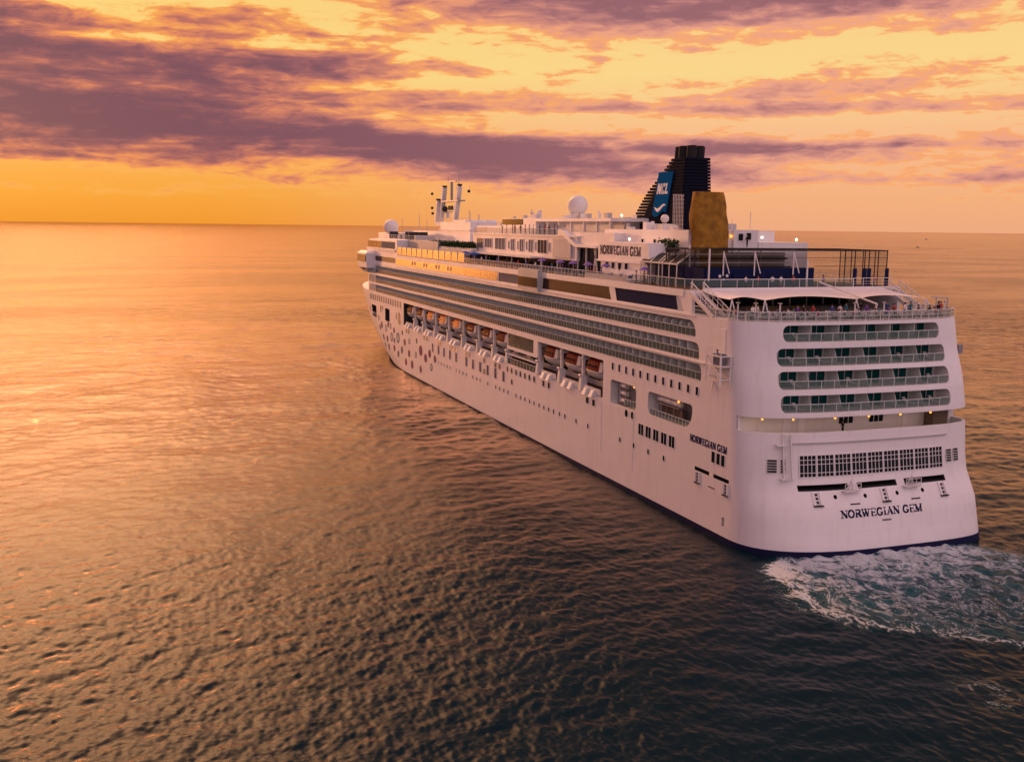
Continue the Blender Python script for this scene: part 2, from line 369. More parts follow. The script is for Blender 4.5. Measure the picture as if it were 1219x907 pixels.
# boot-top: a band just proud of the plating
mb = MB(); RS = [ring(z, .05) for z in (-3, -1, 0)]; RS.append([(x, y, float(np.interp(x, [0, 20, 60, 110, 230], [.72, .66, .4, .28, .28]))) for x, y, z in ring(.7, .05)])
n = len(RS[0])
for k in range(n):
    a, b = k, (k + 1) % n
    for q0, q1 in zip(RS, RS[1:]): mb.face([q0[a], q0[b], q1[b], q1[a]])
part(mb, 'boot_stripe', 'boot', hull, 40)

# ------------------------------------------------------------------ windows
def win_mesh(w, h, mats='inner glass', r=.12, bars_x=(), bars_z=(), d=.05, fr=.08):
    """one window in its own frame, facing +Y, centred on the origin"""
    mb = MB(); o = rrect(-w / 2 - fr, w / 2 + fr, -h / 2 - fr, h / 2 + fr, r + fr); i = rrect(-w / 2, w / 2, -h / 2, h / 2, r); k = len(o)
    for j in range(k):
        j2 = (j + 1) % k
        mb.face([(o[j][0], d, o[j][1]), (o[j2][0], d, o[j2][1]), (i[j2][0], d, i[j2][1]), (i[j][0], d, i[j][1])])
        mb.face([(o[j][0], 0, o[j][1]), (o[j2][0], 0, o[j2][1]), (o[j2][0], d, o[j2][1]), (o[j][0], d, o[j][1])])
        mb.face([(i[j][0], d, i[j][1]), (i[j2][0], d, i[j2][1]), (i[j2][0], .012, i[j2][1]), (i[j][0], .012, i[j][1])])
    mb.face([(p[0], .012, p[1]) for p in i], 1)
    for bx in bars_x: mb.box(bx - .03, bx + .03, .006, d * .9, -h / 2, h / 2)
    for bz in bars_z: mb.box(-w / 2, w / 2, .006, d * .8, bz - .03, bz + .03)
    return mb.mesh('window', mats.split())
def port_wall(x, z): # point and heading on the port plating
    y = half(x, z); g = (half(x + .5, z) - half(x - .5, z)); return (x, y + .012, z), math.atan2(g, 1)
def put(me, name, x, z, parent=None, y=None):
    if y is None: loc, rz = port_wall(x, z)
    else: loc, rz = (x, y + .012, z), 0.
    o = link(name, me, parent or hull, loc, rz); return o
ww = win_mesh(.62, 1.02); wd = win_mesh(.85, 1.05)
for i in range(12): put(ww, 'window', 41.0 - i * 2.183, 17.28 if i > 30 else 17.2)
wf = win_mesh(1.1, 1.6, r=.1)
for i in range(15): put(wf, 'window', 202.8 - i * 2.585, 16.92)
wt = win_mesh(1.25, 1.95, 'white bluewin', r=.1)
for x in (136.3, 131.4, 127.0, 122.4, 117.8, 110.7, 106.2, 101.5, 96.9, 92.3, 87.7): put(wt, 'tall_window', x, 9.2)
wq = win_mesh(.95, .95, r=.15)
for x in (160.4, 158.2, 143.6, 141.2, 131.8, 129.4, 122.4, 120.1, 117.9, 110.9, 108.5, 99.1, 92.4, 90.0, 67.7, 65.25, 49.6, 47.3): put(wq, 'square_window', x, 10.8)
put(wq, 'square_window', 99.0, 8.66)
wr = win_mesh(.95, 1.05, r=.42)
for x in (85.6, 83.3, 81.0, 78.8, 76.5, 74.3, 72.0): put(wr, 'rounded_window', x, 10.9)
for x, z in ((83.2, 8.84), (36.2, 11.08), (34.3, 11.1)): put(wr, 'rounded_window', x, z)
wp = win_mesh(.5, .72, r=.2, fr=.06)
for x in (131.4, 129.2, 126.9, 124.6, 122.3, 117.7, 115.3, 113.0, 110.6, 106.2, 103.8, 101.5, 96.8, 92.1, 89.8, 87.5, 85.2, 80.9, 78.6, 76.4, 74.1, 71.9,
          69.5, 67.3, 65.2, 63.0, 60.5, 58.2, 53.7, 49.2, 38.0, 33.65, 29.3, 24.9): put(wp, 'porthole', x, 6.35 + (131.4 - x) * .0062)
w5 = win_mesh(1.5, 1.5, r=.06, bars_x=(0,))
for x in (31.6, 29.45, 27.25, 25.05, 22.9): put(w5, 'wide_window', x, 9.62)
w3 = win_mesh(.78, 1.35, r=.05)
for x in (12.6, 11.45, 10.4): put(w3, 'narrow_window', x, 9.78)
# bow slots
for x, z, w, h in ((167.6, 13.2, 1.8, 3.2), (170.9, 13.6, .9, 1.7), (188.6, 14.2, 1.0, 2.0), (205.0, 13.6, .9, 2.2), (186.5, 14.6, .8, 1.2)):
    put(win_mesh(w, h, r=min(w / 2 - .02, .7)), 'bow_window', x, z)
mb = MB(); 
for i in range(7): mb.beam((194.6 + i * 1.1, half(198, 11.5) - .15, 11.2), (194.6 + i * 1.1, half(198, 11.5) - .15, 12.3), .08)
mb.beam((194.4, half(198, 11.5) - .15, 12.3), (201.6, half(198, 11.5) - .15, 12.3), .1); part(mb, 'mooring_rail', 'white2', hull)

# stern: big restaurant windows in nine bays, plus side grilles
def stern_pt(y, z, o=.0): return (xs(y, z) - o, y, z)
edges = [10.05, 7.85, 5.55, 3.25, 1.0, -1.3, -3.6, -5.85, -8.1, -10.3]
for a, b in zip(edges, edges[1:]):
    cy = (a + b) / 2; w = a - b - .22
    me = win_mesh(w, 2.45, 'white glass', r=.03, bars_x=[w * (k / 4 - .5) for k in (1, 2, 3)], bars_z=(.72, .2, -.78), fr=.09, d=.07)
    o = link('restaurant_window', me, hull, stern_pt(cy, 10.1, .05)); d = xs(cy - .6, 10.1) - xs(cy + .6, 10.1)
    o.rotation_euler = (0, 0, PI / 2 + math.atan2(d, 1.2)); tilt = math.atan2(x0(11.3) - x0(8.9), 2.4)
    o.rotation_euler.rotate_axis('X', tilt)
for y_, w in ((13.05, 1.1), (11.85, .55), (-11.35, .85), (-12.6, .9)):
    o = link('vent_grille', win_mesh(w, 1.5, 'inner dark', r=.03, bars_z=(-.45, -.15, .15, .45), fr=.05), hull, stern_pt(y_, 10.15, .06))
    d = xs(y_ - .5, 10.1) - xs(y_ + .5, 10.1); o.rotation_euler = (0, 0, PI / 2 + math.atan2(d, 1.0))
    o.rotation_euler.rotate_axis('X', math.atan2(x0(11.0) - x0(9.2), 1.8))
# fairlead brackets, fairlead lips and scuppers
def bracket(name, f, w, h):
    mb = MB()
    for s in (-1, 1): mb.prism([(-.09, -h), (.09, -h), (.09, 0), (-.09, 0)], lambda a, b: f(a + s * w / 2, b, -.05), lambda a, b: f(a + s * w / 2, b, .16))
    mb.prism([(-w / 2 - .15, -h - .16), (w / 2 + .15, -h - .16), (w / 2 + .15, -h), (-w / 2 - .15, -h)], lambda a, b: f(a, b, -.05), lambda a, b: f(a, b, .22), 1)
    for k in range(3): mb.prism([(-.13, -h * (k + .7) / 3.4 - .12), (.13, -h * (k + .7) / 3.4 - .12), (.13, -h * (k + .7) / 3.4 + .1), (-.13, -h * (k + .7) / 3.4 + .1)], lambda a, b: f(a, b, -.05), lambda a, b: f(a, b, .12), 1)
    return part(mb, name, 'white dark', hull)
for y_ in (8.35, -.8, -9.45): bracket('fairlead_bracket', lambda a, b, o, y_=y_: stern_pt(y_ - a, 7.25 + b, o), .85, 1.4)
for x_ in (16.1, 9.55): bracket('fairlead_bracket', lambda a, b, o, x_=x_: (x_ - a, B + o, 7.22 + b), .85, 1.35)
for y_ in (3.6, -5.05):
    mb = MB(); mb.prism([(-.65, -.06), (.65, -.06), (.65, .07), (-.65, .07)], lambda a, b: stern_pt(y_ + a, 5.75 + b, -.03), lambda a, b: stern_pt(y_ + a, 5.75 + b, .05)); part(mb, 'scupper', 'dark', hull)
    mb = MB(); X = xs(y_, 7.3); yy = y_ + .3
    mb.box(X - .75, X + .6, yy - 1.1, yy + 1.1, 7.12, 7.24)
    for s in (-1.1, -.4, .4, 1.1): mb.beam((X - .7, yy + s, 7.2), (X - .7, yy + s, 8.1), .06)
    mb.beam((X - .7, yy - 1.1, 8.1), (X - .7, yy + 1.1, 8.1), .07); mb.beam((X - .7, yy - 1.1, 7.65), (X - .7, yy + 1.1, 7.65), .05)
    for s in (-.5, .5): mb.tube((X - .1, yy + s, 7.2), (X - .3, yy, 8.4), .07, n=6)
    mb.tube((X - .3, yy, 8.4), (X - .1, yy - .3, 9.0), .06, n=6); part(mb, 'mooring_platform', 'white2 steel', hull)
mb = MB(); mb.prism([(-.75, -.05), (.75, -.05), (.75, .06), (-.75, .06)], lambda a, b: (12.8 - a, B - .02, 5.95 + b), lambda a, b: (12.8 - a, B + .04, 5.95 + b)); part(mb, 'scupper', 'dark', hull)
# pipe tower and handrail line on the stern
mb = MB()
for y_ in (11.95, 11.05):
    mb.beam(stern_pt(y_, 8.75, .35), stern_pt(y_, 13.9, .25), .16)
for k in range(9): mb.beam(stern_pt(11.95, 8.95 + k * .6, .34), stern_pt(11.05, 8.95 + k * .6 + (.25 if k % 2 else 0), .34), .08)
mb.box(xs(11.5, 8.8) - .5, xs(11.5, 8.8) + .1, 10.7, 12.4, 8.66, 8.76); mb.box(xs(11.5, 12.6) - .5, xs(11.5, 12.6) + .1, 11.9, 12.9, 12.55, 12.7); part(mb, 'pipe_tower', 'inner', hull)
mb = MB(); ys = np.linspace(11.0, -10.9, 12)
for a, b in zip(ys, ys[1:]): mb.beam(stern_pt(a, 12.75, .12), stern_pt(b, 12.75, .12), .14, .14)
part(mb, 'rubbing_rail', 'grey', hull)
# hull draught mark and round valve marks
mb = MB()
for z_ in (2.2, 2.75): 
    for k in range(10):
        t, t2 = 2 * PI * k / 10, 2 * PI * (k + 1) / 10
        mb.prism([(.26 * math.cos(t), .26 * math.sin(t)), (.26 * math.cos(t2), .26 * math.sin(t2)), (.15 * math.cos(t2), .15 * math.sin(t2)), (.15 * math.cos(t), .15 * math.sin(t))], lambda a, b: (9.9 + a, B - .02, z_ + b), lambda a, b: (9.9 + a, B + .02, z_ + b))
part(mb, 'thruster_mark', 'ink', hull)
for z0_, x_ in ((3.9, 44.5), (3.2, 34.0)):                           # vertical plating seams / rub bars
    mb = MB(); mb.box(x_ - .05, x_ + .05, B - .02, B + .05, z0_, 11.4); part(mb, 'plating_bar', 'white', hull)

# ------------------------------------------------------------------ lettering
def arc(cx, cy, rx, ry, a0, a1, n=10): return [(cx + rx * math.cos(math.radians(a0 + (a1 - a0) * i / n)), cy + ry * math.sin(math.radians(a0 + (a1 - a0) * i / n))) for i in range(n + 1)]
TH, TN = .20, .085                                                  # thick and thin strokes of a serif capital, height 1
def serif(x, y, w=.34): return ([(x - w / 2, y), (x + w / 2, y)], .075)
G = {
 'N': (.86, [([(.14, 0), (.14, 1)], TN), ([(.14, .96), (.72, .04)], TH), ([(.72, 0), (.72, 1)], TN), serif(.14, .04), serif(.10, .96), serif(.72, .96)]),
 'O': (.90, [(arc(.42, .5, .34, .46, 0, 360, 20), .15)]),
 'R': (.86, [([(.18, 0), (.18, 1)], TH), (arc(.36, .74, .27, .22, 90, -90, 10), .14), ([(.18, .96), (.38, .96)], TN), ([(.18, .52), (.38, .52)], TN), ([(.40, .52), (.76, .04)], TH), serif(.18, .04), serif(.78, .04, .2)]),
 'W': (1.16, [([(.10, 1), (.34, .02)], TH), ([(.34, .02), (.56, .9)], TN), ([(.50, 1), (.74, .02)], TH), ([(.74, .02), (.98, 1)], TN), serif(.10, .96), serif(.52, .96), serif(.98, .96)]),
 'E': (.78, [([(.18, 0), (.18, 1)], TH), ([(.08, .96), (.68, .96)], TN), ([(.18, .5), (.52, .5)], TN), ([(.08, .04), (.70, .04)], TN), ([(.67, .78), (.67, 1)], TN), ([(.69, 0), (.69, .24)], TN), ([(.52, .38), (.52, .62)], .06)]),
 'G': (.92, [(arc(.44, .5, .35, .46, 45, 320, 18), .15), ([(.70, .08), (.70, .42)], TH), serif(.68, .42, .38), ([(.70, .74), (.70, .98)], TN)]),
 'I': (.46, [([(.2, 0), (.2, 1)], TH), serif(.2, .04), serif(.2, .96)]),
 'A': (.88, [([(.10, .02), (.40, 1)], TN), ([(.40, .98), (.72, .02)], TH), ([(.22, .34), (.58, .34)], TN), serif(.10, .04), serif(.72, .04)]),
 'M': (1.05, [([(.14, 0), (.14, 1)], TN), ([(.14, .96), (.48, .04)], TH), ([(.48, .04), (.82, .96)], TN), ([(.82, 0), (.82, 1)], TH), serif(.14, .04), serif(.10, .96), serif(.82, .04), serif(.86, .96)]),
 'S': (.7, [(arc(.34, .74, .24, .22, 40, 270, 10) + arc(.34, .27, .26, .25, 90, -140, 10), .14)]),
 'U': (.84, [([(.16, 1), (.16, .3)] + arc(.42, .3, .26, .26, 180, 360, 10) + [(.68, 1)], .13)]),
 ' ': (.42, []),
 'n': (.86, [([(.15, 0), (.15, 1)], .22), ([(.15, .94), (.68, .06)], .24), ([(.68, 0), (.68, 1)], .22)]),   # plain bold capitals
 'c': (.80, [(arc(.43, .5, .30, .39, 48, 312, 14), .22)]),
 'l': (.66, [([(.15, 0), (.15, 1)], .22), ([(.05, .11), (.58, .11)], .22)]),
}
def text(s, f, width, height, name, mat, parent, d=.04):
    """lettering laid on a surface: f(a, b, out) with a from 0 to width, b from 0 to height"""
    tot = sum(G[ch][0] for ch in s); kx = width / tot; mb = MB(); x = 0
    for ch in s:
        adv, st = G[ch]
        for j, (P, w) in enumerate(st):
            for a, b in zip(P, P[1:]):
                dx_, dy_ = (b[0] - a[0]) * kx, (b[1] - a[1]) * height; L = math.hypot(dx_, dy_) or 1
                nx, ny = -dy_ / L, dx_ / L
                hw = w / 2 * (kx * abs(nx) + height * abs(ny)); e = hw * .35 if len(P) > 2 else 0
                ax, ay = (x + a[0]) * kx - dx_ / L * e, a[1] * height - dy_ / L * e; bx, by = (x + b[0]) * kx + dx_ / L * e, b[1] * height + dy_ / L * e
                q = [(ax + nx * hw, ay + ny * hw), (ax - nx * hw, ay - ny * hw), (bx - nx * hw, by - ny * hw), (bx + nx * hw, by + ny * hw)]
                dd = d + .002 * (j % 4)
                mb.prism(q, lambda a_, b_: f(a_, b_, -.03), lambda a_, b_, dd=dd: f(a_, b_, dd))
        x += adv
    return part(mb, name, mat, parent)
text('NORWEGIAN GEM', lambda a, b, o: stern_pt(5.8 - a, 4.32 + b + .0 * a, o), 11.5, .86, 'name_lettering', 'ink', hull)
text('NASSAU', lambda a, b, o: stern_pt(.25 - a, 3.68 + b, o), 1.3, .17, 'port_of_registry', 'ink', hull)
text('NORWEGIAN GEM', lambda a, b, o: (18.3 - a, B + o, 10.72 + b), 8.7, .86, 'name_lettering', 'ink', hull)

# jewel ovals on the bow
gems = [(176.0, 7.6, 3.0, 's'), (169.2, 8.1, 3.4, 's'), (162.2, 7.7, 2.2, 'm'), (179.6, 4.6, 2.3, 'b'), (173.1, 5.0, 2.2, 'v'), (165.0, 5.4, 2.4, 'b'), (168.8, 3.9, 2.2, 'b'), (157.8, 5.3, 2.3, 'm'), (151.3, 5.8, 2.0, 's'),
        (146.8, 7.3, 3.2, 'm'), (160.9, 2.8, 2.3, 'm'), (154.8, 2.9, 2.6, 'm'), (142.4, 6.0, 2.6, 'm'), (138.9, 7.5, 2.4, 'v'), (134.4, 6.8, 2.2, 'v'), (146.8, 2.8, 2.2, 'm'), (137.4, 4.5, 2.2, 's'), (186.3, 6.6, 2.2, 'b'),
        (182.6, 9.4, 2.4, 's'), (187.6, 9.8, 2.4, 'b'), (180.0, 10.6, 2.0, 'm'), (177.4, 10.4, 2.0, 's'), (181.1, 6.6, 2.2, 'v'), (185.3, 4.5, 1.9, 'b'), (190.3, 9.0, 2.0, 'v'), (191.5, 11.4, 2.0, 's'), (173.5, 9.6, 1.9, 'v'), (164.6, 9.9, 1.6, 'b')]
rg = random.Random(3)
for i in range(22):
    x = rg.uniform(150, 190); z = rg.uniform(3.0, 10.5)
    if all(abs(x - g[0]) > 2.6 or abs(z - g[1]) > 2.0 for g in gems) and x < 181 + z * .8: gems.append((x, z, rg.uniform(1.4, 2.3), rg.choice('mbvs')))
for x, z, w, k in gems:
    mb = MB(); n = 14
    for sc, o, mi in ((1, .02, 0), (.62, .03, 1)):
        P = [(x + w / 2 * sc * math.cos(2 * PI * i / n), z + .95 * sc * (w / 2.3) * math.sin(2 * PI * i / n)) for i in range(n)]
        mb.face([(a, half(a, b) + o, b) for a, b in P], mi)
    part(mb, 'jewel_emblem', {'s': 'slate divider', 'm': 'maroon violet', 'b': 'blue_decal slate', 'v': 'violet maroon'}[k], hull)

# ------------------------------------------------------------------ port balconies
PITCH_B = 2.17
def divider_mesh(h, arch):
    mb = MB()
    if arch:                                                         # rounded top panels of the upper row
        P = [(14.25, 0), (16.0, 0), (16.0, h * .62)] + [(15.1 + .9 * math.cos(t), h * .62 + .34 * h * math.sin(t)) for t in np.linspace(.2, PI / 2, 6)] + [(14.25, h * .96)]
    else: P = [(14.25, 0), (16.0, 0), (16.0, h), (14.25, h)]
    mb.yz(P, -.04, .04); return mb.mesh('balcony_divider', ['divider'])
def door_mesh(h):
    mb = MB(); mb.box(-.98, -.12, 0, .05, .05, h - .18, 0); mb.box(-.06, .80, 0, .06, .05, h - .18, 0)
    for x in (-1.0, -.09, .84): mb.box(x - .035, x + .035, 0, .09, 0, h - .1, 1)
    mb.box(-1.03, .88, 0, .09, h - .18, h - .08, 1); return mb.mesh('cabin_door', ['teal', 'divider'])
for ri, (z_0, z_1, xa, r) in enumerate(ROWS):
    h = z_1 - z_0; mb = MB(); mb.box(xa + .4, 202, 16.0, 16.14, z_0 - .02, z_0 + .06); row = part(mb, 'balcony_row', 'white2', sup)
    dm, drm = divider_mesh(h - .03, ri == 2), door_mesh(h); far = MB(); fard = MB()
    for i in range(86):
        x = 20.0 + i * PITCH_B
        if i < 33:
            link('balcony_divider', dm, row, (x, 0, z_0 + .01)); link('cabin_door', drm, row, (x + 1.05, 14.22, z_0))
        elif x < 203:
            far.yz([(14.25, z_0 + .01), (16.0, z_0 + .01), (16.0, z_1 - .03), (14.25, z_1 - .03)], x - .04, x + .04)
            fard.box(x + .2, x + 1.9, 14.22, 14.27, z_0 + .05, z_1 - .15)
    tag(part(far, 'balcony_divider', 'divider', row), kind='stuff'); tag(part(fard, 'cabin_door', 'teal', row), kind='stuff')
    mb = MB(); xe = 203.0; x = xa + .35                               # railing: glass panels, posts and top rail
    while x < xe:
        x2 = min(x + PITCH_B / 2 - .05, xe); mb.box(x, x2, 16.02, 16.05, z_0 + .06, z_0 + 1.0); mb.box(x2, x2 + .05, 16.0, 16.07, z_0 + .06, z_0 + 1.02, 1); x += PITCH_B / 2
    mb.box(xa + .2, xe, 16.0, 16.09, z_0 + 1.0, z_0 + 1.07, 1); part(mb, 'glass_railing', 'rail_glass divider', row)
    mb = MB()                                                        # white uprights round the forward end
    for x in np.arange(195.5, 210.5, 1.45): y_ = B if x < 201 else max(y for (xx, y, zz) in [(201 + 15 * math.sin(t) ** .8, B * math.cos(t) ** .8, 0) for t in np.linspace(0, PI / 2, 60)] if xx >= x); part(MB().box(x - .22, x + .22, y_ - .25, y_ - .02, z_0, z_1), 'forward_upright', 'white', row)
# cradle rail under the middle row, fascia shadow gaps
mb = MB(); mb.box(15.2, 150, B - .02, B + .22, 20.78, 20.92); part(mb, 'cradle_rail', 'white2', sup)
for z_ in (26.1,): mb = MB(); mb.box(18, 195, B - .02, B + .12, 26.28, 26.5); part(mb, 'deck_edge_moulding', 'white2', sup)

# stern balconies
for ri, (z_0, z_1, hw, xb) in enumerate(SROWS):
    par = hull if ri == 0 else sup; h = z_1 - z_0
    mb = MB(); ys = np.linspace(-hw + .5, hw - .5, 17)
    for a, b in zip(ys, ys[1:]): mb.beam(stern_pt(a, z_0, -.2), stern_pt(b, z_0, -.2), .12, .1)
    row = part(mb, 'stern_balcony_row', 'white2', par)
    mb = MB(); ys = np.linspace(-hw + .15, hw - .15, 15)
    for i, (a, b) in enumerate(zip(ys, ys[1:])):
        p, q = stern_pt(a, z_0, -.22), stern_pt(b, z_0, -.22); mb.hexa([(*p[:2], z_0 + .1), (p[0] + .03, p[1], z_0 + .1), (q[0] + .03, q[1], z_0 + .1), (*q[:2], z_0 + .1), (*p[:2], z_0 + 1), (p[0] + .03, p[1], z_0 + 1), (q[0] + .03, q[1], z_0 + 1), (*q[:2], z_0 + 1)], 0)
        mb.beam((*p[:2], z_0 + 1.02), (*q[:2], z_0 + 1.02), .08, m=1)
        if i: mb.beam((*p[:2], z_0), (*p[:2], z_0 + 1.02), .07, m=1)
    part(mb, 'glass_railing', 'rail_clear divider', row)
    N = 6; pw = 2 * hw / N
    wob = MB(); wob.box(xb - .05, xb - .01, -hw, hw, z_0, z_1); part(wob, 'cabin_wall', 'white2', row)
    for i in range(N):
        yc = hw - pw * (i + .5) - .95
        mb = MB(); mb.box(xb - .14, xb - .06, yc - .65, yc + .42, z_0 + .04, z_1 - .22); mb.box(xb - .14, xb - .06, yc + .52, yc + 1.5, z_0 + .04, z_1 - .22)
        for y_ in (yc - .70, yc + .47, yc + 1.55): mb.box(xb - .17, xb - .05, y_ - .04, y_ + .04, z_0, z_1 - .16, 1)
        mb.box(xb - .17, xb - .05, yc - .74, yc + 1.59, z_1 - .2, z_1 - .12, 1); part(mb, 'cabin_door', 'teal divider', row)
        if i and ri < 4:
            y_ = hw - pw * i; X = xs(y_, z_0) + .5; mb = MB()
            P = [(xb, z_0), (X, z_0), (X + (.0 if ri == 3 else .9), z_1), (xb, z_1)]; mb.xz(P, y_ - .04, y_ + .04); part(mb, 'balcony_divider', 'divider', row)

# open walkway on deck 7 stern: inner wall windows, doors, lamps, end post
mb = MB()
for y_ in (.45, -4.05):
    o = link('walkway_window', win_mesh(2.1, .95, 'white glass', r=.08, bars_x=(-.35, .35), fr=.05), hull, (8.28, y_, 14.35)); o.rotation_euler = (0, 0, PI / 2)
for y_ in (6.9, 9.0, -8.5):
    mb = MB(); mb.box(8.2, 8.32, y_ - .45, y_ + .45, 12.95, 15.3); part(mb, 'walkway_door', 'white', hull)
mb = MB(); mb.box(6.6, 8.25, -13.6, -11.4, 12.92, 15.64); part(mb, 'walkway_locker', 'deck', hull)
mb = MB(); mb.box(7.9, 8.2, -15.2, -14.9, 13.96, 15.64); mb.box(8.0, 8.2, 15.5, 15.8, 13.96, 15.64); part(mb, 'pillar', 'white', hull)
for y_ in (13.7, 10.3, 5.0, .3, -4.3, -8.9):
    mb = MB(); X = xs(y_, 15.6) + .45; mb.sphere((X, y_, 15.44), .14, 10, 8, 0); mb.box(X - .12, X + .12, y_ - .12, y_ + .12, 15.55, 15.65, 1); lo = part(mb, 'walkway_lamp', 'warm inner', hull, 60); pl = D.lights.new('walkway_lamp_light', 'POINT'); pl.energy = 13; pl.color = (1, .58, .28); pl.shadow_soft_size = .2; po = link('walkway_lamp_light', pl, lo, (X + .35, y_, 15.2))

# ------------------------------------------------------------------ lifeboat recess furniture
mb = MB(); mb.box(44.6, 162.9, 11.72, 11.86, 12.06, 17.6); mb.box(44.6, 162.9, 11.86, 15.9, 12.06, 12.1, 1); part(mb, 'promenade_wall', 'inner deck', hull)
for i in range(18): 
    x = 47.5 + i * 6.6
    mb = MB(); mb.box(x, x + 4.2, 11.86, 11.9, 13.0, 14.6); part(mb, 'promenade_window', 'glass', hull)
BAYS = [163.0, 152.9, 144.7, 134.7, 124.3, 113.8, 103.6, 94.2, 86.2, 70.6, 60.9, 52.3, 44.4]
for x in BAYS[1:-1]:
    mb = MB(); mb.box(x - .22, x + .22, 15.5, 15.9, 12.06, 17.6)
    mb.hexa([(x - .55, 15.2, 12.06), (x + .55, 15.2, 12.06), (x + .55, B + .25, 12.06), (x - .55, B + .25, 12.06), (x - .35, 15.2, 14.2), (x + .35, 15.2, 14.2), (x + .35, B + .05, 14.2), (x - .35, B + .05, 14.2)])
    mb.beam((x, 12.2, 17.3), (x, 16.0, 16.9), .5, .4); mb.tube((x - .4, B + .1, 14.3), (x + .4, B + .1, 14.3), .22, n=8); part(mb, 'davit', 'white2', hull)
centres = [(a + b) / 2 for a, b in zip(BAYS, BAYS[1:])]
for k, xm in enumerate(centres):
    if k == 8: continue
    for s in (-1.25, 1.25):
        mb = MB(); x = xm + s + .3
        mb.hexa([(x - .5, B - .1, 11.85), (x + .5, B - .1, 11.85), (x + .55, B + .75, 11.75), (x - .55, B + .75, 11.75), (x - .5, B - .1, 12.75), (x + .5, B - .1, 12.75), (x + .5, B + .25, 12.75), (x - .5, B + .25, 12.75)]); part(mb, 'boarding_flap', 'white', hull)
    mb = MB(); mb.box(xm - 3.2, xm + 3.2, B - .12, B - .06, 12.1, 13.0); mb.box(xm - 3.2, xm + 3.2, B - .14, B - .02, 13.0, 13.07); part(mb, 'promenade_rail', 'inner', hull)
# closed section between the two groups
mb = MB(); mb.box(71.0, 85.9, 15.7, 15.9, 15.3, 17.62); part(mb, 'weather_screen', 'rail_glass', hull)
mb = MB(); mb.box(70.8, 86.0, 15.5, B + .05, 14.75, 15.28); mb.box(71.5, 85.0, 15.9, B + .1, 13.75, 13.95); mb.box(70.6, 72.6, 15.6, B + .02, 14.9, 17.63); part(mb, 'weather_screen_frame', 'white', hull)
mb = MB(); mb.box(71.2, 85.6, B - .12, B - .07, 12.1, 13.1)
for x in np.arange(71.2, 85.7, 1.6): mb.box(x - .04, x + .04, B - .14, B - .04, 12.1, 13.15, 1)
mb.box(71.2, 85.6, B - .14, B - .03, 13.1, 13.17, 1); part(mb, 'promenade_rail', 'rail_glass inner', hull)

def make_lifeboat(kind, label, x):
    t = thing('lifeboat', label, 'lifeboat', (x, 14.35, 14.15), 0, 'lifeboats in the bays along the port side')
    L, W = (7.4, 1.7)
    rings = []
    for zz, sx_, sy_ in ((0, .62, .25), (.25, .80, .62), (.7, .93, .92), (1.25, 1.0, 1.0), (1.42, 1.0, 1.0)):
        P = []
        for i in range(24):
            a = 2 * PI * i / 24; ca, sa = math.cos(a), math.sin(a)
            P.append((L / 2 * sx_ * math.copysign(abs(ca) ** .7, ca), W * sy_ * math.copysign(abs(sa) ** .75, sa), zz))
        rings.append(P)
    h = MB().loft(rings).build('hull', 'cream', t, 40)
    MB().loft([[(p[0] * 1.01, p[1] * 1.02, 1.22) for p in rings[3]], [(p[0] * 1.01, p[1] * 1.02, 1.36) for p in rings[3]]]).build('rubbing_strake', 'grey', h, 40)
    rings = []
    for zz, sx_, sy_ in ((1.42, .97, .96), (2.2, .92, .92), (2.85, .84, .80), (3.15, .74, .55), (3.22, .62, .3)):
        P = []
        for i in range(24):
            a = 2 * PI * i / 24; ca, sa = math.cos(a), math.sin(a)
            P.append((L / 2 * sx_ * math.copysign(abs(ca) ** .55, ca), W * sy_ * math.copysign(abs(sa) ** .6, sa), zz))
        rings.append(P)
    cp = MB().loft(rings).build('canopy', kind, t, 40)
    for i in range(4): MB().box(-1.3 + i * 1.05, -.65 + i * 1.05, W * .90, W * .95, 1.95, 2.3).build('canopy_window', 'glass', cp)
    MB().hexa([(-3.3, .3, 1.5), (-2.3, .3, 1.5), (-2.3, W * .985, 1.5), (-3.3, W * .93, 1.5), (-3.2, .3, 2.95), (-2.4, .3, 3.1), (-2.4, W * .84, 3.0), (-3.2, W * .78, 2.9)]).build('steering_cabin', 'cream', t)
    for s in (-2.3, 2.3): MB().tube((s, 0, 3.0), (s, 0, 3.55), .09, n=6).build('lifting_hook', 'steel', t)
    return t
ordn = ['first', 'second', 'third', 'fourth', 'fifth', 'sixth', 'seventh', 'eighth', 'ninth', 'tenth', 'eleventh']
bi = 0
for k, xm in enumerate(centres):
    if k == 8: continue
    sunlit_red = bi in (2, 3, 4)  # boats in the sun glow, painted on as a brighter canopy colour
    where = f'{ordn[bi]} of eight counted from the bow' if bi < 8 else ('first', 'second', 'third')[bi - 8] + ' of the three behind the screened gap'
    make_lifeboat('sunlit_red' if sunlit_red else 'red', f"lifeboat with {'sunlight-painted red' if sunlit_red else 'dark red'} canopy and cream hull, {where}", xm); bi += 1

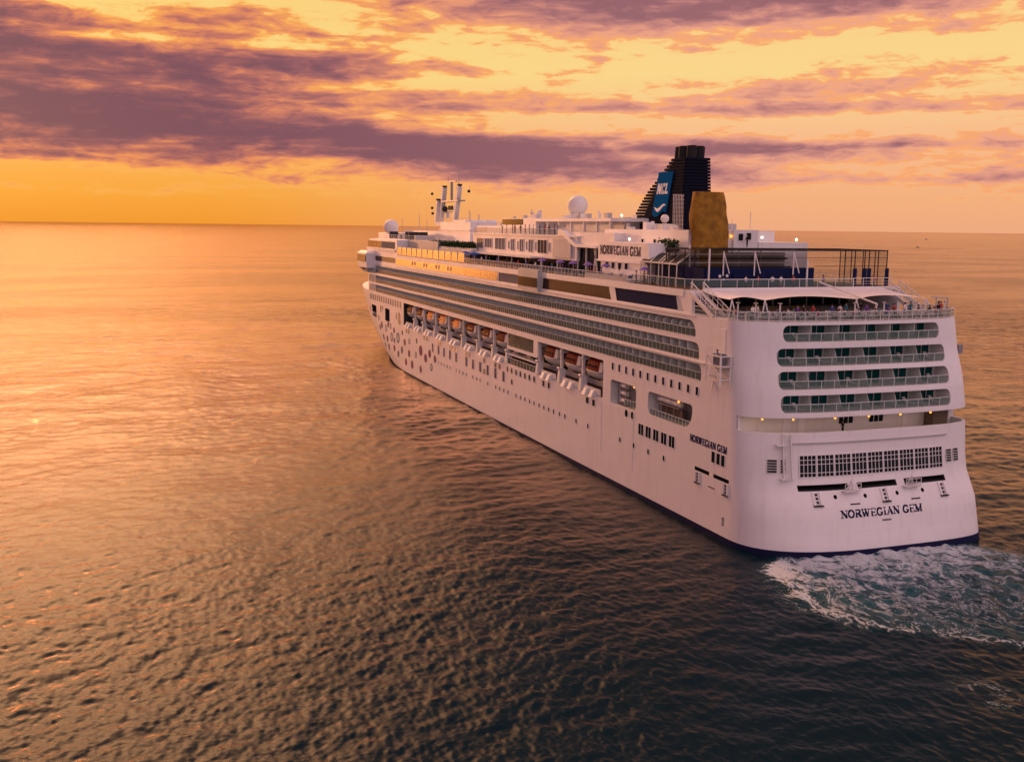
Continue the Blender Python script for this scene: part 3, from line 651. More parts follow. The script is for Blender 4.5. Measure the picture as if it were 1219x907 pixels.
# life rafts in the two octagonal openings
for y_, pts, lab in ((15.0, [(38.9, 14.55), (38.9, 13.5), (38.9, 12.45)], 'forward'), (15.0, [(27.6, 14.45), (25.6, 14.45), (23.6, 14.45), ], 'aft')):
    for k, (x, z) in enumerate(pts):
        pos = ('top', 'middle', 'bottom')[k] + ' of the stack in the square opening' if lab == 'forward' else ('foremost', 'middle', 'aftmost')[k] + ' of the row in the long opening'
        t = thing('life_raft_canister', f'white barrel life raft canister, {pos}', 'life raft', (x, y_, z - .45), 0, 'life raft canisters in the hull openings')
        mb = MB(); mb.tube((-.85, 0, .45), (.85, 0, .45), .44, n=14); mb.tube((-.95, 0, .45), (-.85, 0, .45), .3, .44, n=14); mb.tube((.85, 0, .45), (.95, 0, .45), .44, .3, n=14); mb.build('shell', 'white', t, 40)
        for s in (-.5, .5): MB().tube((s - .05, 0, .45), (s + .05, 0, .45), .465, n=14).build('strap', 'grey', t, 40)
mb = MB()
for x in (37.7, 40.2): mb.beam((x, 14.9, 11.76), (x, 14.9, 15.2), .1); mb.beam((x, 15.5, 11.76), (x, 15.5, 15.2), .1)
for z in (11.98, 13.0, 14.05): mb.box(37.6, 40.3, 14.6, 15.6, z - .05, z)
part(mb, 'raft_rack', 'steel', hull)
mb = MB(); mb.box(22.4, 28.8, 14.6, 15.5, 13.88, 13.98)
for x in (22.6, 24.6, 26.6, 28.6): mb.beam((x, 15.0, 12.12), (x, 15.0, 13.9), .12)
mb.box(18.6, 22.0, 13.0, 13.3, 12.4, 15.1, 1); mb.box(18.3, 20.0, 12.9, 13.05, 12.4, 15.0, 1); mb.box(23, 28.6, 14.2, 14.6, 12.14, 13.5, 1); part(mb, 'raft_rack', 'steel deck', hull)
for x_0, x_1 in ((33.6, 37.3), (18.9, 29.5)):
    mb = MB(); mb.box(x_0, x_1, B - .2, B - .16, 12.15, 12.95); mb.box(x_0, x_1, B - .22, B - .14, 12.95, 13.02, 1)
    for x in np.arange(x_0, x_1 + .1, .9): mb.box(x - .03, x + .03, B - .22, B - .14, 12.15, 12.97, 1)
    part(mb, 'opening_rail', 'rail_clear divider', hull)
for x, z in ((35.0, 15.0), (22.4, 14.95)): part(MB().sphere((x, 15.6, z), .16, 10, 8), 'opening_lamp', 'warm', hull, 60)

# crane platform on the port quarter, smaller gear on the starboard side
mb = MB(); xA, xB_, y0_, y1_ = 9.4, 12.6, 16.1, 17.6
def tilt_frame():
    for y_ in (16.25, 17.6):
        mb.beam((xA, y_, 22.4), (xB_, y_, 22.4), .16); mb.beam((xA, y_, 22.4), (xA, y_, 18.9), .18); mb.beam((xA, y_, 21.2), (xB_, y_, 21.2), .12)
        mb.beam((xB_, y_, 22.4), (xA, y_, 20.0), .14); mb.beam((xB_, y_, 22.4), (xB_, y_, 19.3), .12); mb.beam((xA, y_, 19.7), (xB_, y_, 19.7), .12); mb.beam((xA, y_, 19.7), (xB_, y_, 21.2), .1)
    for z in (22.4, 21.2, 19.7):
        for x in (xA, xB_): mb.beam((x, 16.1, z), (x, 17.6, z), .12)
    mb.box(xA, xB_, 16.2, 17.6, 21.15, 21.25)
    for x in (xA, xA + 1.1, xA + 2.1, xB_): mb.beam((x, 17.6, 22.4), (x, 17.6, 23.3), .06)
    mb.beam((xA, 17.6, 23.3), (xB_, 17.6, 23.3), .07)
    mb.beam((xB_ + 1.6, B + .1, 21.0), (xB_, 17.0, 19.8), .14); mb.beam((13.2, B + .1, 19.0), (13.2, B + .35, 17.8), .16)
tilt_frame(); mb.box(10.2, 11.6, 16.4, 17.3, 21.25, 22.6, 1); part(mb, 'service_platform', 'white2 slate', sup)
mb = MB(); mb.beam((10.5, -16.1, 22.6), (9.5, -17.6, 22.5), .2); mb.box(9.2, 10.4, -17.7, -17.0, 21.8, 22.9); mb.beam((9.8, -17.3, 21.8), (9.8, -17.3, 20.8), .12); part(mb, 'side_fitting', 'steel', sup)
mb = MB(); mb.box(10.9, 12.6, B - .02, B + .06, 21.0, 25.4); part(mb, 'service_door', 'white', sup)

# ------------------------------------------------------------------ deck 12: open stern terrace, enclosed forward part
DK = 26.55
mb = MB(); mb.xy([(x + .35 if x < 12 else x, y * .985) for x, y, z in ring(26.5, 0, 'house') if x < 32] , DK + .002, DK + .03); part(mb, 'terrace_deck', 'deck', sup)
rail = [(x + .25 * (1 if x < 10.5 else 0), y * .985) for x, y, z in ring(26.5, 0, 'house') if x <= 10.95]
h_ = len(rail) // 2
rail = [p for p in ring(26.5, -.2, 'house') if p[0] < 11.2]; rail = [p for p in rail if p[1] < 0] [:] + [p for p in rail if p[1] >= 0]
rail = [(18.6, -15.95)] + [(p[0], p[1]) for p in rail] + [(18.6, 15.95)]
mb = MB()
for a, b in zip(rail, rail[1:]):
    mb.beam((*a, DK + 1.1), (*b, DK + 1.1), .09, m=1); mb.beam((*a, DK + .62), (*b, DK + .62), .04, m=1); mb.beam((*a, DK + .12), (*b, DK + .12), .07, m=1)
    mb.face([(*a, DK + .14), (*b, DK + .14), (*b, DK + 1.05), (*a, DK + 1.05)], 0)
acc = 0
for a, b in zip(rail, rail[1:]):
    L = math.hypot(b[0] - a[0], b[1] - a[1]); acc += L
    if acc > 1.2: acc = 0; mb.beam((*b, DK), (*b, DK + 1.1), .07, m=1)
part(mb, 'terrace_railing', 'rail_clear inner', sup)
for y_ in (15.6, 14.0, 11.3, 1.5, -2.7, -6.1, -7.6, -12.6):
    X = xs(y_, 26.5) + .35; mb = MB(); mb.tube((X, y_, DK), (X, y_, DK + 2.0), .085, n=8); mb.tube((X, y_, DK + 2.0), (X, y_, DK + 2.14), .1, .3, n=10); part(mb, 'terrace_lamp_post', 'white2', sup, 40)

# side walls of deck 12 with tinted glazing
mb = MB(); mb.box(19.3, 196, 15.55, 15.98, 26.56, 29.3)
wl = mb.build('deck_wall', HM, ship)
c = MB(); c.xz([(21.3, 26.78), (40.55, 26.78), (41.3, 28.58), (23.2, 28.58), (22.2, 28.2)], 15.8, 17, 2); c.xz([(42.4, 26.78), (69.3, 26.78), (68.9, 28.58), (43.3, 28.58)], 15.8, 17, 2); c.xz([(70.2, 26.9), (91.5, 26.9), (91.5, 28.5), (70.2, 28.5)], 15.8, 17, 2)
cut(wl, c.mesh('c', HM.split()))
mb = MB(); mb.xz([(23.0, 26.8), (40.5, 26.8), (41.2, 28.56), (23.6, 28.56)], 15.82, 15.9); mb.xz([(21.5, 26.8), (22.9, 26.8), (23.5, 28.56), (23.2, 28.56), (22.3, 28.15)], 15.82, 15.9, 1); part(mb, 'terrace_window', 'navy divider', wl)
mb = MB(); mb.xz([(42.5, 26.8), (69.2, 26.8), (68.8, 28.56), (43.3, 28.56)], 15.82, 15.9); part(mb, 'terrace_window', 'brown', wl)
mb = MB()
for i in range(14): mb.box(70.3 + i * 1.51, 71.72 + i * 1.51, 15.82, 15.9, 26.92, 28.48, 1 if i > 5 else 0)
part(mb, 'terrace_window', 'glass curtain', wl)
for x in (75.6, 77.2): part(MB().sphere((x, 15.86, 28.0), .22, 10, 8, 0), 'interior_lamp', 'warm', wl, 60)
mb = MB(); mb.box(19.3, 196, -15.98, -15.55, 26.56, 29.3); part(mb, 'deck_wall', 'white')
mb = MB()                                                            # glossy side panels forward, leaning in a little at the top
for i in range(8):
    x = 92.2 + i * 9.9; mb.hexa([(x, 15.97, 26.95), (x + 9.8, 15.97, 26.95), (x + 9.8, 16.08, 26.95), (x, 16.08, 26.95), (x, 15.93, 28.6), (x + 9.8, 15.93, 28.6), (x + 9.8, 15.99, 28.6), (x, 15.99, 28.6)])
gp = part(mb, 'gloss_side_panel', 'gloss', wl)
wsm = win_mesh(.7, .75, r=.08)
for x in (154.8, 152.5, 144.1, 141.9, 133.7, 131.6, 124.5, 122.5): o = link('cabin_window', wsm, wl, (x, 16.045, 27.87))
mb = MB(); mb.box(29.6, 30.0, -15.5, 15.5, 26.56, 28.8); part(mb, 'restaurant_front', 'glass', wl)
for y_ in np.arange(-14, 14.1, 2.8):
    mb = MB(); mb.box(29.45, 29.6, y_ - .08, y_ + .08, 26.6, 28.75); part(mb, 'restaurant_mullion', 'grey', wl)
for y_ in (13.4, 8.2, 6.3, 1.2, -1.0, -6.0): part(MB().sphere((27.5, y_, 28.45), .16, 10, 8), 'restaurant_lamp', 'warm', wl, 60)

# deck 13 slab, coaming, railings
D13 = 29.45
P13 = [(19.6, 14.2), (20.3, 15.6), (21.4, 16.1), (120, 16.1), (196, 16.1), (206, 13.5), (211, 8), (212.5, 0)]
P13 = [(19.5, 0)] + P13[:]; P13 = P13 + [(x, -y) for x, y in P13[::-1][1:-1]]
mb = MB(); mb.xy(P13, 28.62, D13); deck13 = part(mb, 'sun_deck', 'white')
mb = MB(); mb.xy([(x * .999 + .15, y * .975) for x, y in P13], D13 + .003, D13 + .02); part(mb, 'sun_deck_floor', 'deck', deck13)
mb = MB(); mb.box(69.5, 79, B - .05, B + .7, 26.25, 29.9); part(mb, 'lift_bay', 'grey', deck13)
o = None
mb = MB(); mb.box(69.7, 78.8, B + .7, B + .76, 26.9, 28.5); part(mb, 'lift_bay_window', 'glass', deck13)
def railing(name, pts, z, mats, glass=True, hgt=1.1, step=1.4, parent=None):
    mb = MB(); acc = 0
    for a, b in zip(pts, pts[1:]):
        L = math.hypot(b[0] - a[0], b[1] - a[1]); n = max(1, int(L / step))
        mb.beam((*a, z + hgt), (*b, z + hgt), .08, m=1)
        if glass: mb.face([(*a, z + .1), (*b, z + .1), (*b, z + hgt - .05), (*a, z + hgt - .05)], 0)
        else:
            for q in (.3, .6): mb.beam((*a, z + hgt * q), (*b, z + hgt * q), .035, m=1)
        for k in range(n + 1): t = k / n; x, y = a[0] + (b[0] - a[0]) * t, a[1] + (b[1] - a[1]) * t; mb.beam((x, y, z), (x, y, z + hgt), .055, m=1)
    return part(mb, name, mats, parent or deck13)
railing('sun_deck_railing', [(36, 15.95), (113, 15.95)], D13, 'rail_clear inner', True)
railing('glass_balustrade', [(36, 15.95), (21.4, 15.9), (20.4, 15.4), (19.75, 14.0), (19.65, 0), (19.75, -8.5)], D13 + .3, 'rail_clear inner', True, 1.05, 2.2)
railing('sun_deck_railing', [(19.8, -8.6), (20.2, -15.2), (24, -15.9), (60, -15.9)], D13 + .3, 'rail_clear inner', False, 1.1, 1.6)
mb = MB(); mb.xy([(19.45, -16), (19.75, -16), (19.75, 14.2), (19.45, 14.2)], D13 - .02, D13 + .3); part(mb, 'coaming', 'white', deck13)
# windscreen with the sunset in it
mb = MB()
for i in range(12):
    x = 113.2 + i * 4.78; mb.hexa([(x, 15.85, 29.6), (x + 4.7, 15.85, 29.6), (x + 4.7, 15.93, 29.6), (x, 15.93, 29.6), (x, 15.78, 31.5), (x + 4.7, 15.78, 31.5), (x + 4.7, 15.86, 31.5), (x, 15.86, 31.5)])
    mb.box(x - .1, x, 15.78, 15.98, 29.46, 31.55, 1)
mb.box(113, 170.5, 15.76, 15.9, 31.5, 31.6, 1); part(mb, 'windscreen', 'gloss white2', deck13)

# stairs from deck 13 down to the terrace, both sides
for s in (1, -1):
    mb = MB()
    for y_ in (16.0, 14.3):
        mb.beam((19.9, s * y_, 29.2), (14.2, s * y_, 26.6), .16, .5); mb.beam((19.6, s * y_, 30.5), (13.4, s * y_, 27.6), .10, .10); mb.beam((19.6, s * y_, 30.0), (13.6, s * y_, 27.15), .05)
        for k in range(6): t = k / 5; mb.beam((19.6 - t * 6.0, s * y_, 29.2 - t * 2.6), (19.6 - t * 6.0, s * y_, 30.45 - t * 2.75), .07)
    for k in range(12): t = k / 11; mb.box(19.6 - t * 5.2 - .14, 19.6 - t * 5.2 + .14, s * 14.3, s * 16.0, 29.0 - t * 2.35, 29.05 - t * 2.35)
    part(mb, 'outside_stair', 'white2', deck13)

# awning over the terrace, on A-frame masts
def awn_front(y):                                                   # scalloped front edge between masts
    ms = [14.4, 10.8, -2.4, -13.2]; 
    for a, b in zip(ms, ms[1:]):
        if b <= y <= a: t = (y - b) / (a - b); return math.sin(PI * t)
    return 0
mb = MB(); NY, NX = 60, 10; grid = []
for j in range(NY + 1):
    y = 14.4 - j / NY * (14.4 + 13.2); s_ = awn_front(y); xfr = 11.2 + 1.5 * s_ * (1 if y < 10.8 else .4) + max(0, y - 10.8) * .55; zfr = 28.75 + .32 * s_
    yb = y
    zb = 29.6 if y < 12 else 29.6 - .05 * (y - 12)
    grid.append([(20.0 + (xfr - 20.0) * i / NX, yb, zb + (zfr - zb) * (i / NX) - .30 * math.sin(PI * i / NX) * .6) for i in range(NX + 1)])
for j in range(NY):
    for i in range(NX): mb.face([grid[j][i], grid[j][i + 1], grid[j + 1][i + 1], grid[j + 1][i]])
aw = part(mb, 'awning', 'sail', None, 60)
for (y_, X, zt) in ((14.2, 13.0, 28.75), (10.8, 11.2, 28.8), (-2.4, 11.2, 28.8), (-13.2, 11.2, 28.7)):
    mb = MB()
    for s in (-.55, .55): mb.tube((X - .3, y_ + s, DK), (X, y_, zt), .09, .07, n=8)
    part(mb, 'awning_mast', 'white2', aw, 40)
mb = MB(); mb.tube((9.0, -3.2, DK), (8.6, -3.4, 28.3), .2, .12, n=8); mb.tube((8.6, -3.4, 28.3), (19.4, -2.9, 30.4), .12, n=8); part(mb, 'awning_mast', 'white2', aw, 40)
mb = MB(); mb.beam((10.6, -13.4, 28.9), (10.6, -16.0, 28.8), .14); mb.beam((10.6, -16.0, DK), (10.6, -16.0, 28.8), .14); mb.beam((10.6, -14.2, DK), (10.6, -14.2, 28.8), .10); part(mb, 'awning_frame', 'grey', aw)

# ------------------------------------------------------------------ sports court cage
CX0, CX1, CY0, CY1, CZ0, CZ1 = 21.0, 31.0, -14.9, 13.4, 29.75, 34.45
mb = MB(); mb.box(CX0 - .2, CX1, CY0, CY1, D13 + .02, CZ0); cage = part(mb, 'sports_court', 'deck')
mb = MB(); mb.face([(CX0, CY0 + .0, CZ1 - .0), (CX1, CY0, CZ1), (CX1, CY1, CZ1), (CX0, CY1, CZ1)]); part(mb, 'roof_net', 'net', cage)
mb = MB()
for f_ in ([(CX0, CY0), (CX0, CY1)], [(CX0, CY1), (CX1, CY1)], [(CX0, CY0), (CX1, CY0)]): a, b = f_; mb.face([(*a, CZ0), (*b, CZ0), (*b, CZ1), (*a, CZ1)])
part(mb, 'side_net', 'net2', cage)
mb = MB(); mb.beam((CX0, CY0, CZ1), (CX0, CY1, CZ1), .16); mb.beam((CX1, CY0, CZ1), (CX1, CY1, CZ1), .16); mb.beam((CX0, CY0, CZ1), (CX1, CY0, CZ1), .14); mb.beam((CX0, CY1, CZ1), (CX1, CY1, CZ1), .14)
for y_ in np.linspace(CY0 + 3.2, CY1 - 3, 9): mb.beam((CX0, y_, CZ1 + .02), (CX1, y_, CZ1 + .02), .07)
for y_ in (-8.0, -9.6, -11.2, -11.9, -13.4, CY0 + .05): mb.beam((CX0, y_, CZ0), (CX0, y_, CZ1), .10)
for x in (23.5, 26, 28.5, 31): mb.beam((x, CY0, CZ0), (x, CY0, CZ1), .09); mb.beam((x, CY1, CZ0), (x, CY1, CZ1), .12)
mb.beam((CX0, CY0, 32.4), (CX0, -3.2, 32.4), .06); mb.beam((CX0, CY0, 33.5), (CX0, CY1, 33.5), .05); part(mb, 'cage_frame', 'stack', cage)
mb = MB(); mb.box(CX0 - .06, CX0 + .02, -3.1, CY1, CZ0, 32.2); mb.box(CX0, CX1 + 3, CY1 - .02, CY1 + .06, CZ0, 32.2)
part(mb, 'navy_padding', 'navy', cage)
for y_ in (-9.6, -11.2, -11.9, -14.85): part(MB().box(CX0 - .14, CX0 - .06, y_ - .3, y_ + .3, CZ0, 32.1), 'column_padding', 'navy', cage)
for y_ in (10.8, 6.2, .3): mb = MB(); mb.tube((CX0 - .25, y_, 31.2), (CX0 - .25, y_, 34.3), .09, n=6); mb.tube((CX0 - .25, y_, 34.2), (CX0 - .6, y_ - .7, 31.5), .07, n=6); part(mb, 'cage_stay', 'white2', cage, 40)
mb = MB(); mb.tube((CX0 - .35, -1.8, D13), (CX0 - .35, -1.8, 33.3), .16, .1, n=8); part(mb, 'cage_post', 'white2', cage, 40); mb = MB(); mb.tube((CX0 - .3, 12.9, 30.5), (CX0 - .3, 12.9, 34.6), .12, n=8); part(mb, 'cage_post', 'white2', cage, 40)
mb = MB()
for k in range(4): mb.box(30.2 - k * .5, 30.6 - k * .5, -5, 13, 31.9 + .55 * (3 - k), 32.1 + .55 * (3 - k), k % 2)
for y_ in (9.5, 8.9, 2.5, -1): mb.beam((30.3, y_, 31), (30.3, y_, 34.3), .12)
mb.box(31.2, 31.4, -5.6, 13, CZ0, 33.9, 2); part(mb, 'court_bleachers', 'cream brown curtain', cage)
mb = MB(); mb.box(CX0 - .3, CX0 - .1, 7.0, 9.3, 30.7, 31.6, 1)
for y_, z_, r_ in ((11.15, 31.15, .2), (10.1, 31.2, .2), (10.6, 30.72, .13)): mb.tube((CX0 - .12, y_, z_), (CX0 - .02, y_, z_), r_, n=12)
part(mb, 'court_floodlight', 'white2 navy', cage)

# pergola on the port side of the court
mb = MB(); A = [(39.6, 11.4, 33.75), (28.3, 11.4, 33.7)]; Bq = [(36.9, 14.2, 32.5), (26.6, 14.2, 32.45)]
for a, b in ((A[0], A[1]), (Bq[0], Bq[1]), (A[0], Bq[0]), (A[1], Bq[1])): mb.beam(a, b, .17)
for t in (.27, .5, .58, .8): mb.beam(Vector(A[0]).lerp(Vector(A[1]), t), Vector(Bq[0]).lerp(Vector(Bq[1]), t), .13)
for t in (.0, .3, .52, .62, .8, 1): p = Vector(Bq[0]).lerp(Vector(Bq[1]), t); mb.beam(p, (p.x, p.y, D13), .11)
mb.beam(A[1], (A[1][0], A[1][1], D13), .2); mb.beam((28.3, 11.4, 35.0), A[1], .15)
mb.face([A[0], A[1], Bq[1], Bq[0]], 1); mb.face([(37, 14.2, D13 + .2), (26.6, 14.2, D13 + .2), (26.6, 14.2, 32.3), (37, 14.2, 32.3)], 2); part(mb, 'pergola', 'white2 dark net2')

# ------------------------------------------------------------------ white house block, sign block, villas
mb = MB(); mb.box(39, 60, -9, 9, D13 + .01, 36.88); mb.box(33, 39, 2.0, 9, D13 + .01, 36.9); house = part(mb, 'deck_house', 'white')
mb = MB(); mb.box(32.6, 39, -2.0, 2.0, D13 + .012, 37.0); part(mb, 'engine_casing', 'white', house); mb = MB(); mb.box(32.4, 42, -10.2, -2.0, D13 + .014, 35.3); part(mb, 'low_casing', 'white', house)
wh = win_mesh(.75, .95, r=.1)
for x in (46.6, 42.7, 40.4): link('house_window', wh, house, (x, 9.012, 35.0))
for y_, z_ in ((.9, 36.0), (-.4, 36.1)): o = link('house_window', wh, house, (32.588, y_, z_)); o.rotation_euler = (0, 0, PI / 2)
mb = MB(); mb.tube((34.2, 1.4, 36.9), (34.2, 1.4, 38.6), .04, n=6); mb.tube((34.2, -1.6, 36.9), (34.2, -1.6, 39.6), .05, n=6); mb.tube((36, 5, 36.9), (36, 5, 38.2), .05, n=6); part(mb, 'whip_aerial', 'white2', house)
mb = MB(); mb.xz([(52.6, 32.25), (36.6, 32.35), (35.6, 32.6), (36.4, 35.0), (52.6, 34.95)], 9, 13.5); mb.box(37, 52.4, 9, 13.1, D13 + .01, 32.3); mb.box(36.5, 52.8, 12.9, 13.7, 32.05, 32.3); sg = part(mb, 'sign_block', 'white', house)
wsg = win_mesh(1.0, .85, r=.06)
for x in (50.1, 48.0, 45.75, 43.55): link('sign_block_window', wsg, sg, (x, 13.112, 31.5))
text('NORWEGIAN GEM', lambda a, b, o: (51.9 - a, 13.5 + o, 33.1 + .05 * (1 - a / 14) + b), 13.6, 1.3, 'name_lettering', 'greyink', sg)
mb = MB(); mb.box(37, 50, 13.1, 15.9, D13 + .01, 29.9); mb.box(38, 52, 15.85, 15.95, 29.5, 30.3); part(mb, 'bulwark', 'white', sg)
# satellite dome and vent box beside the funnel
mb = MB(); mb.tube((43.6, 7, 36.9), (43.6, 7, 37.8), .5, .35, n=12); mb.sphere((43.6, 7, 38.5), .62, 16, 12); part(mb, 'small_radome', 'white2', house, 50)
mb = MB(); mb.box(47.5, 48.6, 6.6, 8.0, 36.9, 38.0); mb.box(38.5, 39.1, 7.5, 8.3, 36.9, 37.3); part(mb, 'vent_box', 'white', house)

mb = MB(); mb.box(66.5, 122.3, -11, 11, 31.75, 35.45); mb.box(66.2, 122.6, -11.3, 11.3, 35.45, 35.65); villa = part(mb, 'villa_block', 'white')
mb = MB(); mb.box(82, 124.5, 9, 13.4, 31.48, 31.72); mb.box(66.5, 84, 9.4, 11.0, 31.5, 31.75); part(mb, 'villa_overhang', 'white2', villa)
mb = MB(); mb.box(58, 124, -9.5, 9.3, D13 + .01, 31.48)
for x in range(62, 124, 4): mb.box(x, x + 3.2, 9.3, 9.36, 29.7, 31.3, 1)
part(mb, 'shaded_front', 'deck glass', villa)
for x in np.arange(70, 123, 7.5): part(MB().tube((x, 13.0, D13), (x, 13.0, 31.5), .12, n=8), 'villa_column', 'white2', villa)
for x_0, x_1, z_0, z_1, k in ((119.4, 115.4, 32.5, 34.6, 'glass'), (114.3, 109.7, 32.75, 34.6, 'curtain'), (107.7, 101.7, 32.55, 34.75, 'curtain'), (98.3, 96.4, 32.5, 34.7, 'curtain'), (93.5, 91.3, 32.45, 34.7, 'curtain'), (88.7, 86.4, 32.45, 34.7, 'curtain'), (84.1, 79.6, 32.4, 34.75, 'glass')):
    w = x_0 - x_1; link('villa_window', win_mesh(w, z_1 - z_0, 'white ' + k, r=.05, bars_x=[w / 3 - w / 2, w * 2 / 3 - w / 2] if w > 3 else [0], fr=.12, d=.12), villa, ((x_0 + x_1) / 2, 11.0, (z_0 + z_1) / 2))
for x in (99.6, 94.4, 89.7, 85.0, 78.5): link('villa_window', win_mesh(.75, 1.5, 'white curtain', r=.03, fr=.1, d=.1), villa, (x, 11.0, 33.55))
mb = MB(); mb.box(68.3, 76.3, 11.0, 11.35, 31.9, 35.1); part(mb, 'blank_panel', 'grey', villa)
railing('roof_railing', [(72.5, 10.9), (122, 10.9), (122, -10.9)], 35.65, 'rail_clear inner', True, 1.15, 1.6, villa)
mb = MB(); mb.box(93, 112.4, -8, 8, 35.66, 38.75); mb.box(111.6, 128.6, -8, 8, 35.4, 37.2); mb.box(100, 112, 8.0, 8.08, 37.5, 38.6, 1); part(mb, 'upper_lounge', 'white glass', villa)
mb = MB(); mb.xy([(57, -8), (93, -8), (93, 8), (60, 8), (57, 6.5)], 38.1, 38.65)
for x in (61, 66, 71.5, 77, 82.5, 88): mb.box(x - .15, x + .15, 7.4, 7.7, 35.6, 38.1)
mb.box(60, 93, -7, 5.5, 35.66, 38.1); part(mb, 'flat_roof', 'white', villa)
# curving stair parapet and lower glass corner
mb = MB(); mb.xz([(74, 35.7), (74, 36.7), (71.5, 36.5), (68.8, 35.3), (66.4, 34.3), (58.0, 34.2), (58.0, 33.8), (66.7, 33.85), (69, 34.6), (71.8, 35.7)], 10.6, 11.4); mb.box(53, 74, 8.8, 10.7, 33.8, 36.3); part(mb, 'stair_parapet', 'white', villa)
mb = MB(); mb.xz([(58, D13), (67.2, D13), (66.2, 33.84), (58, 33.84)], 10.2, 10.4); 
for a, b in (((66.9, 10.6, D13), (66.2, 10.9, 33.9)), ((63.4, 10.6, D13), (63.4, 10.6, 33.9)), ((60.5, 10.6, D13), (59.5, 10.6, 33.9)), ((58.9, 10.6, D13), (60.3, 10.6, 33.9))): mb.beam(a, b, .22, m=1)
part(mb, 'atrium_window', 'glass inner', villa)
# big radome
mb = MB(); mb.tube((91.5, 0, 38.6), (91.5, 0, 39.8), 1.35, 1.5, n=20); rd = part(mb, 'radome_neck', 'white2', villa, 40)
mb = MB(); mb.sphere((91.5, 0, 41.25), 1.95, 28, 18); part(mb, 'radome', 'white2', villa, 60)
mb = MB(); mb.tube((103, 5, 38.7), (103, 5, 40.6), .09, n=6); mb.box(102.6, 103.4, 4.7, 5.3, 39.6, 40.0); mb.tube((118, 5, 37.2), (118, 5, 38.6), .06, n=6); mb.tube((110, 6, 38.7), (110, 6, 39.2), .3, n=8); part(mb, 'signal_post', 'grey', villa)

# ------------------------------------------------------------------ funnel
FZ0, FZ1 = 36.95, 47.7

def fx(z): return float(np.interp(z, [36.95, 39.8, 41.7, 42.9, 44.6, 46, 47.8], [64.4, 61.8, 59.8, 58.4, 55.7, 53.6, 51.2]))
def fw(z): return float(np.interp(z, [FZ0, 42, FZ1], [2.75, 2.5, 2.15]))
AX = 46.5
def slab(z, t, x_1, x_0, w, r):
    P = rrect(x_0, x_1, -w, w, r, 4); return P
mb = MB(); mb.loft([[(a, b, z) for a, b in rrect(AX + .35, fx(z) - e, -fw(z) + .3, fw(z) - .3, (.3, .6, .6, .3), 4)] for z, e in ((FZ0, 3.0), (41, 2.3), (44, 1.8), (46, 1.2), (FZ1 - .1, .7))]); fun = part(mb, 'funnel', 'funnel')
nl = 23
for k in range(nl):
    z = FZ0 + .15 + k * (FZ1 - FZ0 - .3) / (nl - 1); w = fw(z); mb = MB()
    P = rrect(AX, fx(z), -w, w, (.3, .5, .5, .3), 4); mb.xy(P, z - .185, z + .185); part(mb, 'funnel_louvre', 'funnel', fun)
for y_ in (-1.9, 1.9):
    for x0_, z0_, x1_, z1_ in ((60.5, 37, 53.2, 44.4), (57.5, 37, 52.2, 43.6)): mb = MB(); mb.beam((x0_, y_, z0_), (x1_, y_ * .9, z1_), .35); part(mb, 'funnel_brace', 'funnel', fun)
for i, (x, y_, r_) in enumerate(((51.0, .9, .72), (50.2, -.95, .7), (49.3, 1.05, .85), (48.4, -.95, .95), (47.5, .75, .8))):
    mb = MB(); mb.tube((x, y_, FZ1 - .3), (x - .25, y_, 49.5), r_, r_, n=18); mb.tube((x - .25, y_, 49.51), (x - .25, y_, 49.55), r_ * .85, n=18, m=1); part(mb, 'exhaust_pipe', 'stack dark', fun, 40)
# blue board with wave and letters
def fb(a, b, o): # a along the board (0 fore edge .. 1 aft edge), b 0 bottom .. 1 top
    z = 39.0 + 6.8 * b; xl = 55.6 - 1.2 * b; xr = 51.3 - 1.5 * b; return (xl + (xr - xl) * a, fw(z) + .16 + o, z)
n = 14; bot = [(i / n, .03 - .06 * math.sin(2 * PI * (i / n - .05)) + .02 * i / n) for i in range(n + 1)]
mb = MB(); mb.prism(bot + [(1, 1), (0, 1)], lambda a, b: fb(a, b, -.1), lambda a, b: fb(a, b, .06)); lg = part(mb, 'logo_board', 'logo', fun)
wv = [(.08 + .84 * i / n, .17 - .05 * math.sin(2 * PI * (i / n - .12)) + .04 * i / n) for i in range(n + 1)]; mb = MB()
for a, b in zip(range(n), range(1, n + 1)):
    ta, tb = .045 * math.sin(PI * (a + .3) / (n + .6)), .045 * math.sin(PI * (b + .3) / (n + .6))
    mb.prism([(wv[a][0], wv[a][1] - ta), (wv[b][0], wv[b][1] - tb), (wv[b][0], wv[b][1] + tb), (wv[a][0], wv[a][1] + ta)], lambda p, q: fb(p, q, .05), lambda p, q: fb(p, q, .09))
part(mb, 'wave_emblem', 'white_ink', lg)
text('ncl', lambda a, b, o: fb(.10 + .82 * a / 3.4, .50 + .24 * b / 1.6, .06 + o), 3.4, 1.6, 'board_lettering', 'white_ink', lg, .03)
mb = MB()                                                            # mesh screen beside the rock
for k in range(7): mb.beam((35.6, 10.0 - k * .25, 36.9), (35.6, 10.1 - k * .25, 41.8), .06)
for k in range(9): mb.beam((35.6, 10.1, 37.1 + k * .57), (35.6, 8.4, 37.1 + k * .57), .06)
part(mb, 'mesh_screen', 'white2', fun)
